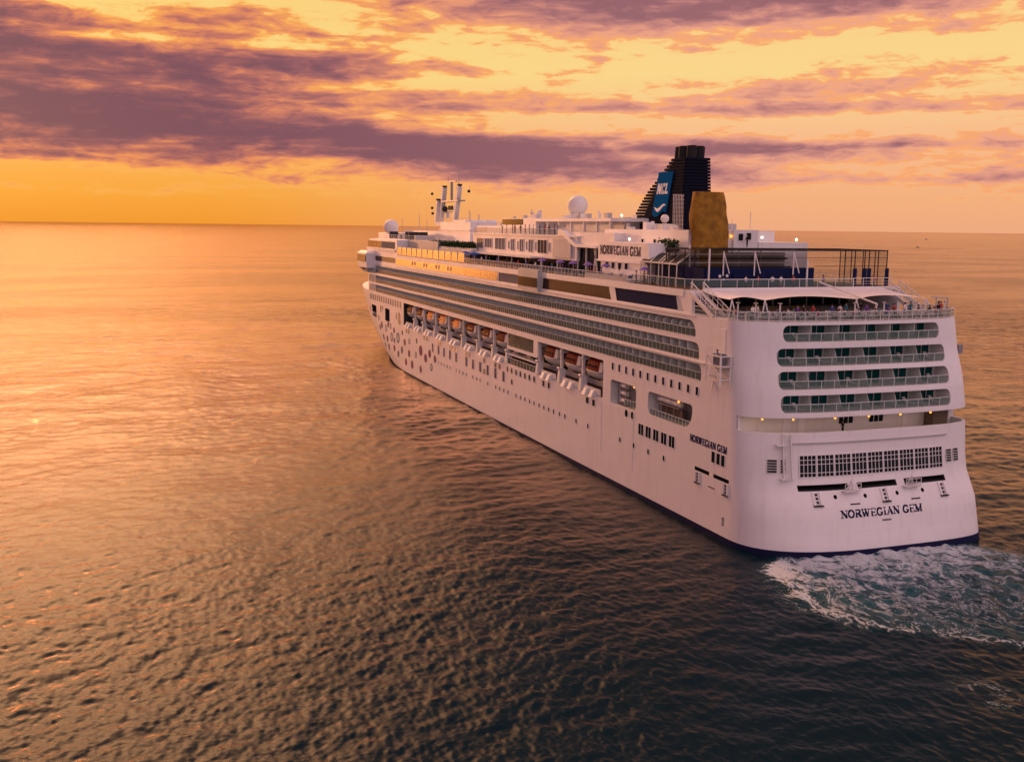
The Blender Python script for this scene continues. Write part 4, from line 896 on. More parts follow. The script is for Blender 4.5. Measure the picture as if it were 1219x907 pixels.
# climbing wall
out_l = [(D13, 8.7), (34.4, 8.7), (36.4, 8.75), (37.2, 9.15), (38.3, 9.3), (39.6, 9.15), (41.0, 8.95), (42.0, 8.8)]
mb = MB(); rings = []
for z in np.linspace(D13, 42.05, 22):
    l = float(np.interp(z, [q[0] for q in out_l], [q[1] for q in out_l])); r_ = float(np.interp(z, [D13, 34.3, 36.9, 40.0, 41.2, 42.05], [3.5, 3.45, 3.45, 4.0, 4.2, 4.6]))
    P = []
    nq = 40
    for i in range(nq):
        t = 2 * PI * i / nq; ca, sa = math.cos(t), math.sin(t); cy = (l + r_) / 2
        y = cy + (l - r_) / 2 * math.copysign(abs(sa) ** .5, sa); x = 32.1 + 1.0 * math.copysign(abs(ca) ** .5, ca)
        q = .06 * math.sin(3.1 * z + 5 * t) + .05 * math.sin(1.7 * z - 7 * t) + random.uniform(-.03, .03)
        P.append((x + q * ca, y + q * .5 * sa, z + random.uniform(-.05, .05)))
    rings.append(P)
mb.loft(rings); rk = part(mb, 'climbing_wall', 'rock', None, 50)
# flood lamps
for x, y_, z_, z_b in ((42, 16.0, 38.2, 38.1), (33.5, -3.2, 35.85, 35.28), (33.2, -8.8, 35.6, 35.28), (42.5, 12.8, 35.6, 34.95)):
    if y_ == 16.0: x, y_, z_, z_b = 58.0, 7.0, 38.95, 38.6
    if y_ == 12.8: x, y_, z_, z_b = 43.0, 13.0, 35.35, 34.97
    mb = MB(); mb.tube((x, y_, z_b), (x, y_, z_), .05, n=6); mb.sphere((x, y_, z_ + .12), .17, 10, 8, 1); part(mb, 'deck_lamp', 'grey flood', house, 60)
part(MB().sphere((32.7, 2.4, 36.1), .22, 10, 8), 'wall_lamp', 'warm', house, 60)

# ------------------------------------------------------------------ forward decks, bridge, mast
mb = MB(); mb.loft([[(170.6, 15.95, z), (205.5 + q, 15.95 * (1 if q < .1 else .99), z), (210.2 + q, 9, z), (211 + q, 0, z), (210.2 + q, -9, z), (205.5 + q, -15.95, z), (170.6, -15.95, z)] for z, q in ((26.56, 0), (30.6, 0), (33.0, -2.4), (33.3, -2.6))])
br = part(mb, 'bridge_house', 'white')
def strip(name, x_0, x_1, z_0, z_1, n, mats, par, lean=0.):
    for i in range(n):
        a, b = x_0 + (x_1 - x_0) * i / n + .12, x_0 + (x_1 - x_0) * (i + 1) / n - .12
        mb = MB(); mb.hexa([(a, 15.9, z_0), (b, 15.9, z_0), (b, 16.02, z_0), (a, 16.02, z_0), (a, 15.9, z_1), (b, 15.9, z_1), (b, 16.0, z_1), (a, 16.0, z_1)]); part(mb, name, mats, par)
strip('bridge_window', 172.6, 188, 30.95, 32.75, 2, 'curtain', br); strip('bridge_window', 188.4, 205.0, 30.95, 32.75, 3, 'glass', br)
strip('bridge_window', 172.3, 196, 27.3, 29.35, 3, 'brown', br); strip('bridge_window', 196.4, 205.2, 27.3, 29.35, 2, 'glass', br)
mb = MB(); mb.box(172, 206, 15.9, 16.25, 30.2, 30.75); part(mb, 'bridge_ledge', 'white2', br)
mb = MB(); mb.loft([[(196.5, 15.8, 23.6), (203.5, 15.8, 23.6), (203.0, 17.6, 23.9), (197.5, 17.6, 23.9)], [(195.2, 15.8, 25.2), (207.5, 15.8, 25.2), (207.0, 18.4, 25.2), (196, 18.4, 25.2)], [(195.2, 15.8, 29.2), (208.5, 15.8, 29.2), (207.6, 18.6, 29.2), (196, 18.6, 29.2)], [(196, 15.8, 29.9), (206, 15.8, 29.9), (205.6, 17.9, 29.9), (197, 17.9, 29.9)]])
wg = part(mb, 'bridge_wing', 'white', br)
mb = MB(); mb.box(196.4, 207, 18.5, 18.68, 26.9, 28.8); part(mb, 'wing_window', 'glass', wg); part(MB().box(198, 202, 18.36, 18.52, 24.6, 25.1), 'wing_window', 'dark', wg)
mb = MB(); mb.box(198.5, 199.5, 17.9, 18.0, 24.2, 24.9); part(mb, 'wing_lamp_box', 'steel', wg)
mb = MB(); mb.box(203.2, 226, -8, 8, 32.9, 34.9); mb.box(203, 226, -8.1, 8.1, 33.3, 33.4); mb.box(203.2, 211, -12, 12, 30, 33.3); part(mb, 'observation_deck', 'white', br)
mb = MB(); mb.tube((211.2, 8, 34.9), (211.2, 8, 35.2), 1.3, n=16); mb.sphere((211.2, 7.6, 36.6), 2.2, 24, 16); part(mb, 'radome', 'white2', br, 60)
mb = MB(); mb.box(168, 205, -5, 5, 33.3, 35.6); mb.box(143, 168, -5, 5, 29.5, 38.1); mb.box(142.8, 168.2, -5.3, 5.3, 36.0, 36.3); mb.box(150, 160, -4, 4, 38.1, 38.6); fo = part(mb, 'forward_house', 'white')
mb = MB(); mb.box(143, 170.5, -12.5, 13.0, D13 + .01, 33.4); mb.box(119, 143, -11.5, 12.8, D13 + .01, 31.9); part(mb, 'forward_terrace', 'grey', fo)
railing('forward_railing', [(143, 13.0), (203, 13.0)], 33.4, 'rail_clear inner', False, 1.1, 2.4, fo); railing('forward_railing', [(143, 5.2), (168, 5.2)], 38.1, 'rail_clear inner', False, .9, 3, fo)
railing('forward_railing', [(168, 4.9), (205, 4.9)], 35.6, 'rail_clear inner', False, 1.0, 3, fo)
mb = MB()
for i in range(16): mb.box(169 + i * 2.2, 170.1 + i * 2.2, 5.5 + random.uniform(0, 5), 6.6 + random.uniform(0, 5), 33.4, 34.3 + random.uniform(0, 1.1), i % 2)
part(mb, 'deck_equipment', 'grey dark', fo)
mast = MB().box(164, 180, -3, 3, 37.2, 38.1).build('radar_mast', 'white2', ship)
for (xa, za, xb_, zb_, w, y_) in ((181.6, 38.2, 178.3, 47.4, 1.5, .9), (168.6, 38.2, 164.8, 47.4, 1.5, .9), (183.6, 38.2, 181.8, 44.0, 1.1, 1.6), (173.0, 38.2, 171.2, 43.5, 1.2, -.6)):
    mb = MB(); mb.beam((xa, y_, za), (xb_, y_, zb_), w * .75, w); mb.box(xb_ - .7, xb_ + .7, y_ - .5, y_ + .5, zb_ - .1, zb_ + .35, 1); part(mb, 'mast_leg', 'white2 stack', mast)
mb = MB(); mb.box(164.5, 184, -.6, 1.5, 43.4, 43.75); mb.tube((174.5, 0, 43.6), (174.5, 0, 48.6), .35, n=8); mb.box(170.5, 178.5, -.25, .25, 48.55, 48.8); mb.tube((178, 0, 48.7), (178, 0, 50), .09, n=6); mb.tube((165.5, .9, 47.4), (165.5, .9, 51), .1, n=6); mb.tube((170.5, 0, 43.7), (170.0, 0, 47.6), .2, n=6)
mb.beam((190.5, 1, 47.2), (178.5, 1, 47.5), .16); mb.beam((164.8, 1, 47.2), (156.2, 1, 46.6), .16); part(mb, 'mast_yard', 'steel', mast)
for x, z in ((190.0, 45.9), (156.6, 45.7), (190, 42), (189.5, 40.5)): part(MB().sphere((x, 1, z), .4, 10, 8), 'mast_ball', 'dark', mast, 60)
mb = MB(); mb.box(175, 181, -.4, .4, 40.6, 41.0); mb.tube((178, 0, 39.2), (178, 0, 40.6), .5, n=8); mb.sphere((178.2, .8, 41.6), .8, 10, 8, 1); mb.box(168.6, 172, 1.4, 1.8, 41.2, 42.3, 1); part(mb, 'radar_scanner', 'white2 dark', mast)
mb = MB()
for x, y_, h in ((204, 6, 39), (196, 3, 40.5), (150, 3, 41), (146, 4, 40.4), (160, -3, 40), (188, 3, 38.8), (140, 4, 39.8)): mb.tube((x, y_, 33.4), (x, y_, h), .07, n=5)
part(mb, 'whip_aerial', 'grey', mast)

# hedges in planters along the forward terrace
def bush_mesh(seed, L):
    r = random.Random(seed); mb = MB()
    for k in range(420):
        x, y, z = r.uniform(-L / 2, L / 2), r.uniform(-.7, .7), r.betavariate(1.6, 1.6) * (1.35 + .25 * math.sin(k))
        s = r.uniform(.10, .24); a = Vector((r.gauss(0, 1), r.gauss(0, 1), r.gauss(0, 1))).normalized(); b = a.orthogonal().normalized(); c_ = Vector((x, y, .35 + z))
        mb.face([c_ - a * s, c_ + b * s * .6, c_ + a * s, c_ - b * s * .6])
    return mb
for i in range(9):
    t = thing('hedge_plant', f'dark green hedge plant in a planter below the radar mast, number {i + 1} from the bow'.replace(f', number {i+1} from the bow', '') , 'hedge', (151.5 - i * 3.9, 12.0, 31.9), 0, 'hedge plants on the forward terrace')
    bush_mesh(i, 3.6).build('foliage', 'leaf', t); MB().box(-1.8, 1.8, -.6, .6, 0, .5).build('planter', 'inner', t)
for i, (x, y_, z_, lab) in enumerate(((36.5, 10.2, 33.9, 'green plants in a planter beside the ochre climbing wall'),)):
    t = thing('hedge_plant', lab, 'hedge', (x, y_, z_)); bush_mesh(40 + i, 4.5).build('foliage', 'leaf', t); MB().box(-2.2, 2.2, -.6, .6, 0, .5).build('planter', 'dark', t)

# parasols along the sun deck
def parasol(x, y_, c, lab, r_=1.0, z_=D13 + .02):
    t = thing('parasol', lab, 'parasol', (x, y_, z_), 0, 'parasols along the port sun deck')
    MB().tube((0, 0, 0), (0, 0, 2.25), .04, n=6).build('pole', 'white2', t)
    mb = MB(); n = 10; R = [(r_ * math.cos(2 * PI * k / n), r_ * math.sin(2 * PI * k / n), 1.85) for k in range(n)]; R2 = [(q[0] * .5, q[1] * .5, 2.18) for q in R]; R3 = [(q[0] * .06, q[1] * .06, 2.35) for q in R]
    mb.loft([R, R2, R3]).build('canopy', c, t); MB().tube((0, 0, 0), (0, 0, .1), .3, n=10).build('base', 'grey', t)
for x, c, lab in ((73, 'purple', 'small purple parasol below the blank end panel of the villa deck'), (65, 'purple', 'small purple parasol in front of the dark atrium glass, forward one'), (59.6, 'purple', 'small purple parasol in front of the dark atrium glass, aft one'),
               (53.8, 'purple', 'small purple parasol just forward of the name sign'), (47.5, 'purple', 'small purple parasol below the name sign'), (35.0, 'purple', 'lilac parasol under the glazed pergola')): parasol(x, 14.6, c, lab, .8)
for x in (118, 112): parasol(x, 14.2, 'royal', ('foremost' if x == 118 else 'second') + ' royal blue parasol under the white overhang', 1.9)

# ------------------------------------------------------------------ people
def human(seated=False):
    me = D.meshes.new('body'); H = .95 if not seated else .5
    V = [((0, 0, H), .13), ((0, 0, H + .22), .13), ((0, 0, H + .42), .155), ((0, .0, H + .56), .06), ((0, .02, H + .66), .095), ((0, .02, H + .76), .085)]
    E_ = [(0, 1), (1, 2), (2, 3), (3, 4), (4, 5)]
    for s in (-1, 1):
        k = len(V); V += [((s * .19, 0, H + .46), .062), ((s * .25, .03, H + .2), .045), ((s * .2, .25, H + .08), .035), ((s * .19, .33, H + .08), .03)]; E_ += [(2, k), (k, k + 1), (k + 1, k + 2), (k + 2, k + 3)]
        k = len(V)
        V += [((s * .1, 0, H - .08), .095), ((s * .1, .0, .5), .062), ((s * .1, -.02, .09), .042), ((s * .1, .12, .04), .04)] if not seated else [((s * .1, .05, H - .02), .09), ((s * .11, .44, H - .02), .065), ((s * .11, .42, .09), .042), ((s * .11, .54, .04), .04)]
        E_ += [(0, k), (k, k + 1), (k + 1, k + 2), (k + 2, k + 3)]
    me.from_pydata([q[0] for q in V], E_, []); o = D.objects.new('body', me); COL.objects.link(o)
    o.modifiers.new('s', 'SKIN'); bpy.context.view_layer.objects.active = o
    for i, q in enumerate(me.skin_vertices[0].data): q.radius = (V[i][1], V[i][1] * (.72 if i < 3 else 1)); q.use_root = i == 0
    sub = o.modifiers.new('u', 'SUBSURF'); sub.levels = sub.render_levels = 1
    res = D.meshes.new_from_object(o.evaluated_get(bpy.context.evaluated_depsgraph_get())); D.objects.remove(o)
    res.materials.clear()
    for k in ('skin', 'shirt_white', 'trouser_dark'): res.materials.append(M[k])
    for p in res.polygons:
        c_ = p.center; p.material_index = 0 if c_.z > H + .53 or (abs(c_.x) > .15 and c_.y > .2 and c_.z > H - .0) else (1 if c_.z > H + .02 else 2)
        if seated and c_.z < H + .06 and c_.y > .1: p.material_index = 2
    res.shade_smooth(); return res
BODY = {False: human(False), True: human(True)}
hm = MB()
hm.loft([[(.105 * k * math.cos(2 * PI * i / 12), .02 - .03 + .115 * k * math.sin(2 * PI * i / 12), z) for i in range(12)] for z, k in ((-.02, 1.0), (.06, 1.05), (.12, .85), (.155, .45))]); HAIR = hm.mesh('hair', ['hair'], 60)
def person(x, y_, z_, rz, shirt, trous, lab, seated=False, group=None):
    t = thing('person', lab, 'person', (x, y_, z_), rz, group)
    b = link('body', BODY[seated], t)
    for i, k in ((1, shirt), (2, trous)): b.material_slots[i].link = 'OBJECT'; b.material_slots[i].material = M[k]
    link('hair', HAIR, b, (0, 0, (.5 if seated else .95) + .70)); return t
TZ = DK + .03
A13 = D13 + .05
ppl = [
 (20.6, 7.5, A13, 'shirt_white', 'trouser_dark', 'person in white standing behind the glass rail below the three round floodlights'),
 (20.7, 5.6, A13, 'shirt_red', 'trouser_tan', 'person in red at the glass rail, left of the pair in white'),
 (20.6, 3.5, A13, 'shirt_white', 'trouser_blue', 'person in white with blue trousers at the glass rail above the awning'),
 (20.6, 2.2, A13, 'shirt_white', 'trouser_tan', 'person in white with tan trousers at the glass rail above the awning'),
 (20.6, .3, A13, 'shirt_red', 'trouser_dark', 'person in red at the glass rail beside a white stay'),
 (20.4, -4.2, A13, 'shirt_purple', 'trouser_dark', 'person in a purple shirt standing alone at the aft glass rail'),
 (20.7, -12.6, A13, 'shirt_red', 'trouser_dark', 'person in red among the dark columns of the sports cage'),
 (32.0, .2, 34.6, 'shirt_black', 'trouser_dark', 'person in black standing right of the ochre climbing wall'),
 (8.9, -13.0, TZ, 'shirt_black', 'trouser_dark', 'tall figure in black standing at the right end of the stern rail'),
 (10.2, -14.6, TZ, 'shirt_red', 'trouser_dark', 'person in red in the starboard corner of the stern terrace'),
 (11.2, -15.2, TZ, 'shirt_blue', 'trouser_dark', 'person in blue in the starboard corner of the stern terrace'),
 (9.7, 13.4, TZ, 'shirt_white', 'trouser_blue', 'person in white bending at the port end of the terrace'),
 (6.4, 2.3, 12.92, 'shirt_black', 'trouser_dark', 'person in black on the open walkway left of its windows'),
 (4.6, .9, 7.31, 'shirt_white', 'trouser_dark', 'person in white in the middle mooring slot'),
 (4.7, .1, 7.31, 'shirt_black', 'trouser_dark', 'person in dark clothes in the middle mooring slot'),
 (4.9, 8.0, 7.31, 'shirt_purple', 'trouser_dark', 'person in purple in the left mooring slot'),
 (11.2, 17.0, 21.26, 'shirt_blue', 'trouser_dark', 'person in blue on the service platform of the port quarter'),
 (78, 15.3, 12.1, 'shirt_black', 'trouser_dark', 'person in black on the promenade below the glass weather screen'),
 (36.2, 15.2, D13 + .03, 'shirt_blue', 'trouser_dark', 'person in blue at the rail under the pergola, foremost'),
 (33.8, 15.2, D13 + .03, 'shirt_black', 'trouser_dark', 'person in black at the rail under the pergola'),
 (31.4, 15.2, D13 + .03, 'shirt_purple', 'trouser_dark', 'person in purple at the rail under the pergola, aftmost'),
 (50.5, 14.9, D13 + .03, 'shirt_red', 'trouser_dark', 'person in red at the rail below the name sign'),
]
for i, (x, y_, z_, sh, tr, lab) in enumerate(ppl): person(x, y_, z_, (PI / 2 if z_ in (TZ, A13) else -.2) + random.uniform(-.5, .5), sh, tr, lab)
cl_ = ['shirt_white', 'shirt_blue', 'shirt_red', 'shirt_black', 'shirt_purple', 'shirt_teal']
for i in range(13):
    x = 73.5 + i * 2.4 + random.uniform(-.6, .6)
    person(x, 10.35, 35.68, random.uniform(-.5, .5), cl_[i * 5 % 6], 'trouser_dark', 'small figure leaning on the glass rail of the villa roof', group='people along the villa roof rail')
for i in range(14):
    yy = 12.0 - i * 1.75 + random.uniform(-.5, .5)
    person(xs(yy, 26.5) + random.uniform(1.9, 6.5), yy, TZ, random.uniform(-3, 3), cl_[i * 5 % 6], ('trouser_dark', 'trouser_blue')[i % 2], 'guest standing among the tables under the white awning', group='guests standing under the awning')
# tables, chairs and diners under the awning
chair = MB(); chair.box(-.24, .24, -.24, .24, .42, .47); chair.box(-.24, .24, -.26, -.21, .47, .92)
for a in (-.21, .21):
    for b in (-.21, .21): chair.box(a - .02, a + .02, b - .02, b + .02, 0, .42)
CHAIR = chair.mesh('chair', ['divider'])
tb = MB(); tb.tube((0, 0, .70), (0, 0, .74), .42, n=14); TOP = tb.mesh('tabletop', ['white2'], 40); tb = MB(); tb.tube((0, 0, 0), (0, 0, .7), .05, n=8); tb.tube((0, 0, 0), (0, 0, .04), .28, n=12); LEG = tb.mesh('leg', ['steel'], 40)
k = 0; ys = np.linspace(13.6, -12.8, 12)
for j, yt in enumerate(ys):
    for X in (xs(yt, 26.5) + 1.3, xs(yt, 26.5) + 3.9):
        yt2 = yt + random.uniform(-.3, .3)
        t = thing('cafe_table', 'small round cafe table on the stern terrace behind the rail', 'table', (X, yt2, TZ), 0, 'cafe tables on the stern terrace'); link('tabletop', TOP, t); link('leg', LEG, t)
        for s in (-1, 1):
            cx_, cy_ = X + random.uniform(-.1, .1), yt2 + s * .78; rz = 0 if s < 0 else PI
            tag(link('chair', CHAIR, None, (cx_, cy_, TZ), rz), 'grey chair pulled up to a round cafe table', 'chair', 'chairs at the cafe tables')
            if random.random() < .62: person(cx_, cy_ - s * -.02, TZ + .0, rz, cl_[k % 6], ('trouser_dark', 'trouser_tan', 'trouser_blue')[k % 3], 'diner seated at a cafe table on the stern terrace', True, 'diners on the stern terrace'); k += 1
# loungers on the stern balconies
def lounger(x, y_, z_, rz, lab):
    t = thing('deck_chair', lab, 'deck chair', (x, y_, z_), rz, 'white loungers on the stern balconies')
    MB().box(-.3, .3, -.2, .95, .32, .38).build('seat', 'white2', t); MB().hexa([(-.3, -.2, .34), (.3, -.2, .34), (.3, -.15, .34), (-.3, -.15, .34), (-.3, -.75, .92), (.3, -.75, .92), (.3, -.69, .95), (-.3, -.69, .95)]).build('backrest', 'white2', t)
    for a in (-.26, .26):
        for b in (-.1, .85): MB().box(a - .025, a + .025, b - .025, b + .025, 0, .33).build('leg', 'white2', t)
rown = ['lowest', 'second', 'third', 'top']
for ri, bays in ((2, (0, 1, 4, 5)), (1, (0, 2, 5)), (0, (0, 4, 5)), (3, (0,))):
    z_0, z_1, hw, xb = SROWS[ri]
    for b in bays:
        yc = hw - 2 * hw / 6 * (b + .5) - .7; lounger(xb - 1.35, yc, z_0 + .01, PI / 2 + .3, f"white lounger on the {rown[ri]} stern balcony row, {ordn[b]} cabin from the left")

for i in range(22):
    x = 41 + i * 3.3
    if 52.8 < x < 54: continue
    t = thing('sun_lounger', 'dark blue sun lounger in the row along the port sun deck rail', 'sun lounger', (x, 13.9, D13 + .02), -PI / 2, 'sun loungers along the port rail')
    MB().box(-.32, .32, -.2, 1.1, .3, .38).build('seat', 'royal', t); MB().hexa([(-.32, -.2, .32), (.32, -.2, .32), (.32, -.14, .32), (-.32, -.14, .32), (-.32, -.7, .95), (.32, -.7, .95), (.32, -.64, .98), (-.32, -.64, .98)]).build('backrest', 'royal', t)
    for a in (-.28, .28): MB().box(a - .03, a + .03, -.15, 1.05, 0, .3).build('leg', 'white2', t)
for i in range(14):
    person(42 + i * 5.2 + random.uniform(-1.5, 1.5), 15.35, D13 + .03, random.uniform(-.6, .6), cl_[i * 7 % 6], ('trouser_dark', 'trouser_tan', 'trouser_blue')[i % 3], 'small figure standing at the long port rail of the sun deck', group='people along the port sun deck rail')
rr = random.Random(5)
for (xa_, xb_, ya_, yb_, z_, n_, par) in ((94, 111, -6, 6, 38.75, 10, villa), (62, 86, -6, 6, 38.65, 12, villa), (41, 58, -7, 8, 36.88, 16, house), (113, 127, -6, 7, 37.2, 7, villa)):
    for k in range(n_):
        x, y_, w, h = rr.uniform(xa_, xb_), rr.uniform(ya_, yb_), rr.uniform(.5, 1.6), rr.uniform(.35, 1.1); mb = MB()
        if k % 3 == 0: mb.tube((x, y_, z_), (x, y_, z_ + h * 1.3), w * .22, n=10); mb.tube((x, y_, z_ + h * 1.3), (x, y_, z_ + h * 1.5), w * .34, w * .22, n=10)
        else: mb.box(x - w, x + w, y_ - w * .6, y_ + w * .6, z_, z_ + h)
        part(mb, 'roof_ventilator' if k % 3 == 0 else 'roof_locker', ('white2', 'grey', 'inner')[k % 3], par)

# ------------------------------------------------------------------ sea
def tile(N, L, lam0, lam1, seed, wind=.6, rms=1.):
    rng = np.random.default_rng(seed); k = np.fft.fftfreq(N, L / N) * 2 * PI; KX, KY = np.meshgrid(k, k); K = np.hypot(KX, KY); K[0, 0] = 1
    A = K ** -2.0 * np.exp(-(K * lam0 / 2 / PI / 6) ** 2 * 0) * (K > 2 * PI / lam1) * (K < 2 * PI / lam0)
    th = np.arctan2(KY, KX) - wind; A = A * (.45 + .55 * np.cos(th) ** 2); A[0, 0] = 0
    h = np.fft.ifft2((rng.normal(size=(N, N)) + 1j * rng.normal(size=(N, N))) * A).real
    gx = (np.roll(h, -1, 1) - h) / (L / N); return h / np.sqrt((gx ** 2).mean() * 2) * rms, L, N
T1 = tile(512, 173., 5., 34., 1, .5, .038); T2 = tile(512, 53., 1.1, 4.6, 2, 1.0, .09); T3 = tile(512, 23.7, .45, 1.6, 3, .2, .165)
def samp(T, x, y, rot):
    h, L, N = T; c, s = math.cos(rot), math.sin(rot); X = ((x * c - y * s) / L * N) % N; Y = ((x * s + y * c) / L * N) % N
    i, j = np.floor(X).astype(int), np.floor(Y).astype(int); fx_, fy_ = X - i, Y - j; i %= N; j %= N; i2, j2 = (i + 1) % N, (j + 1) % N
    return (h[j, i] * (1 - fx_) + h[j, i2] * fx_) * (1 - fy_) + (h[j2, i] * (1 - fx_) + h[j2, i2] * fx_) * fy_
TL = tile(128, 640., 60., 640., 9, .3, 1.0); LV = TL[0] / TL[0].std()
def calm(x, y): return np.clip(1 + .26 * samp((LV, TL[1], TL[2]), x, y, .4), .55, 1.25)
def wakef(x, y):
    """strength of the churned water behind the stern (0..1) and distance along it"""
    d = -x; yp = np.interp(d, [-6, -3, 2, 8.6, 12.8, 17.9, 22.4, 26.9, 40, 60, 80], [15.2, 15.4, 19.4, 21.6, 22.2, 20.2, 14.8, 8.5, -8, -34, -60]); yn = -13.5 - .55 * np.clip(d, -5, 200)
    a = (yp - y + 1.2) / 4.2; b = (y - yn) / 5.; f = np.clip(a, 0, 1) * np.clip(b, 0, 1) * np.clip((d + 3.5) / 4, 0, 1)
    return f * np.exp(-np.clip(d, 0, 999) / 90), d, (yp - y)
def height(x, y, dr):
    c = calm(x, y); h = 0 * x
    for (T, lam, rot, k) in ((T2, 3.6, 2.4, .020), (T3, .8, 3.3, .009)):                # short sharp crests
        g = samp(T, x, y, rot); sg = T[0].std(); h = h + (np.exp(-np.abs(g) / sg * 2.2) * sg * .55) * np.clip(1.6 - dr / lam * 2.4, 0, 1) * c
    for T, lam, rot in ((T1, 14., 0), (T2, 3.6, .7), (T3, .9, 1.9)):
        h = h + samp(T, x, y, rot) * np.clip(1.6 - dr / lam * 2.4, 0, 1) * c
    # stern wave train fanning out from the quarter, and the rough patch off the bow
    rx, ry = x - 2, y - 17; rr = np.hypot(rx, ry); an = np.arctan2(ry, -rx)
    h = h + .10 * np.sin(rr * 1.15 + an * 3.) * np.exp(-((an - .45) / .38) ** 2) * np.clip((rr - 8) / 20, 0, 1) * np.exp(-rr / 60) * np.clip(1.6 - dr / 5 * 2.4, 0, 1)
    bowp = np.exp(-((x - 172) / 26) ** 2 - ((y - 27) / 12) ** 2) + .6 * np.exp(-((x - 158) / 16) ** 2 - ((y - 58) / 7) ** 2)
    h = h + bowp * (samp(T2, x * .8, y * .8, 2.2) * 1.6 + samp(T1, x * 1.6, y * 1.6, 1.2) * .8)
    f, d, q = wakef(x, y); h = h + f * (samp(T2, x, y, 2.9) * 2.3 + samp(T3, x, y, .9) * 1.5)
    near = np.clip((np.abs(y) - B) / 3, 0, 1) * (x > 8) + (x <= 8); return h
def to_mesh(name, X, Y, Z, mat):
    nr, nc = X.shape; me = D.meshes.new(name); me.vertices.add(nr * nc); co_ = np.stack([X, Y, Z], -1).reshape(-1).astype(np.float32); me.vertices.foreach_set('co', co_)
    i = np.arange((nr - 1) * nc).reshape(nr - 1, nc)[:, :-1].reshape(-1); q = np.stack([i, i + nc, i + nc + 1, i + 1], -1).reshape(-1).astype(np.int32)
    me.loops.add(len(q)); me.loops.foreach_set('vertex_index', q); me.polygons.add(len(q) // 4); me.polygons.foreach_set('loop_start', np.arange(0, len(q), 4, dtype=np.int32)); me.polygons.foreach_set('loop_total', np.full(len(q) // 4, 4, np.int32))
    me.update(calc_edges=True); me.shade_smooth(); me.materials.append(mat); return me

def water_mat():
    m = new_mat('sea_water'); co = objco(); cd = S(CUR.nodes.new('ShaderNodeCameraData').outputs['View Distance'])
    geo = CUR.nodes.new('ShaderNodeNewGeometry'); pos = S(geo.outputs['Position'])
    mp = CUR.nodes.new('ShaderNodeMapping'); CUR.links.new(pos.k, mp.inputs[0]); mp.inputs['Rotation'].default_value = (0, 0, .6); mp.inputs['Scale'].default_value = (1.0, .55, 1)
    f1 = noise(S(mp.outputs[0]), 3.4, 4, .6); mp2 = CUR.nodes.new('ShaderNodeMapping'); CUR.links.new(pos.k, mp2.inputs[0]); mp2.inputs['Rotation'].default_value = (0, 0, -YAW); mp2.inputs['Scale'].default_value = (1.0, .45, 1); f2 = noise(S(mp2.outputs[0]), .33, 6, .6, .3); f3 = noise(S(mp2.outputs[0]), .011, 5, .6, .5)
    at = CUR.nodes.new('ShaderNodeAttribute'); at.attribute_name = 'far'; farm = S(at.outputs['Fac'])
    b1 = CUR.nodes.new('ShaderNodeBump'); b1.inputs['Distance'].default_value = .06; b1.inputs['Strength'].default_value = .28; CUR.links.new((1. - mth('ABSOLUTE', f1 - .5) * 3.).k, b1.inputs['Height'])
    b2 = CUR.nodes.new('ShaderNodeBump'); b2.inputs['Distance'].default_value = 1.3; CUR.links.new((farm * (ss(f3, .35, .68) * .40 + .45)).k, b2.inputs['Strength']); CUR.links.new(f2.k, b2.inputs['Height']); CUR.links.new(b1.outputs[0], b2.inputs['Normal'])
    fr = CUR.nodes.new('ShaderNodeFresnel'); fr.inputs[0].default_value = 1.33; CUR.links.new(b2.outputs[0], fr.inputs['Normal'])
    fac = mth('MINIMUM', mth('POWER', S(fr.outputs[0]), 1.48) * 1.85, .80)
    gl = CUR.nodes.new('ShaderNodeBsdfGlossy'); CUR.links.new(mix(ss(fac, .02, .40), (.50, .51, .55), (1, .82, .72)).k, gl.inputs['Color']); gl.inputs['Roughness'].default_value = .025; CUR.links.new(b2.outputs[0], gl.inputs['Normal'])
    df = CUR.nodes.new('ShaderNodeBsdfDiffuse'); df.inputs['Color'].default_value = (.004, .015, .022, 1)
    mx = CUR.nodes.new('ShaderNodeMixShader'); CUR.links.new(fac.k, mx.inputs[0]); CUR.links.new(df.outputs[0], mx.inputs[1]); CUR.links.new(gl.outputs[0], mx.inputs[2]); out(mx.outputs[0]); return m
H = CAM.z; FPX = 1055.
inv = np.linspace(1 / 45., 1 / 2600., 1000); R_ = np.concatenate([np.linspace(3, 44, 14), 1 / inv, np.geomspace(2700, 150000, 46)])
ca = YAW                                                             # the middle of the finely divided sector
dense = np.linspace(-.9, .9, 1260); coarse = np.linspace(.9, 2 * PI - .9, 70)[1:]
AN = ca + np.concatenate([dense, coarse]); 
RR, AA = np.meshgrid(R_, AN, indexing='ij'); X = CAM.x + RR * np.cos(AA); Y = CAM.y + RR * np.sin(AA)
dr = np.maximum(np.gradient(R_)[:, None], RR * .0016) * np.ones_like(RR); dr[:, 1258:] = 30; dr[:13] = 5
Z = height(X, Y, dr)
sea_me = to_mesh('sea', X, Y, Z, water_mat())
a_ = sea_me.attributes.new('far', 'FLOAT', 'POINT'); a_.data.foreach_set('value', np.clip(dr / 3.0 - .25, 0, 1).reshape(-1).astype(np.float32))
sea = link('sea', sea_me); tag(sea, kind='structure')

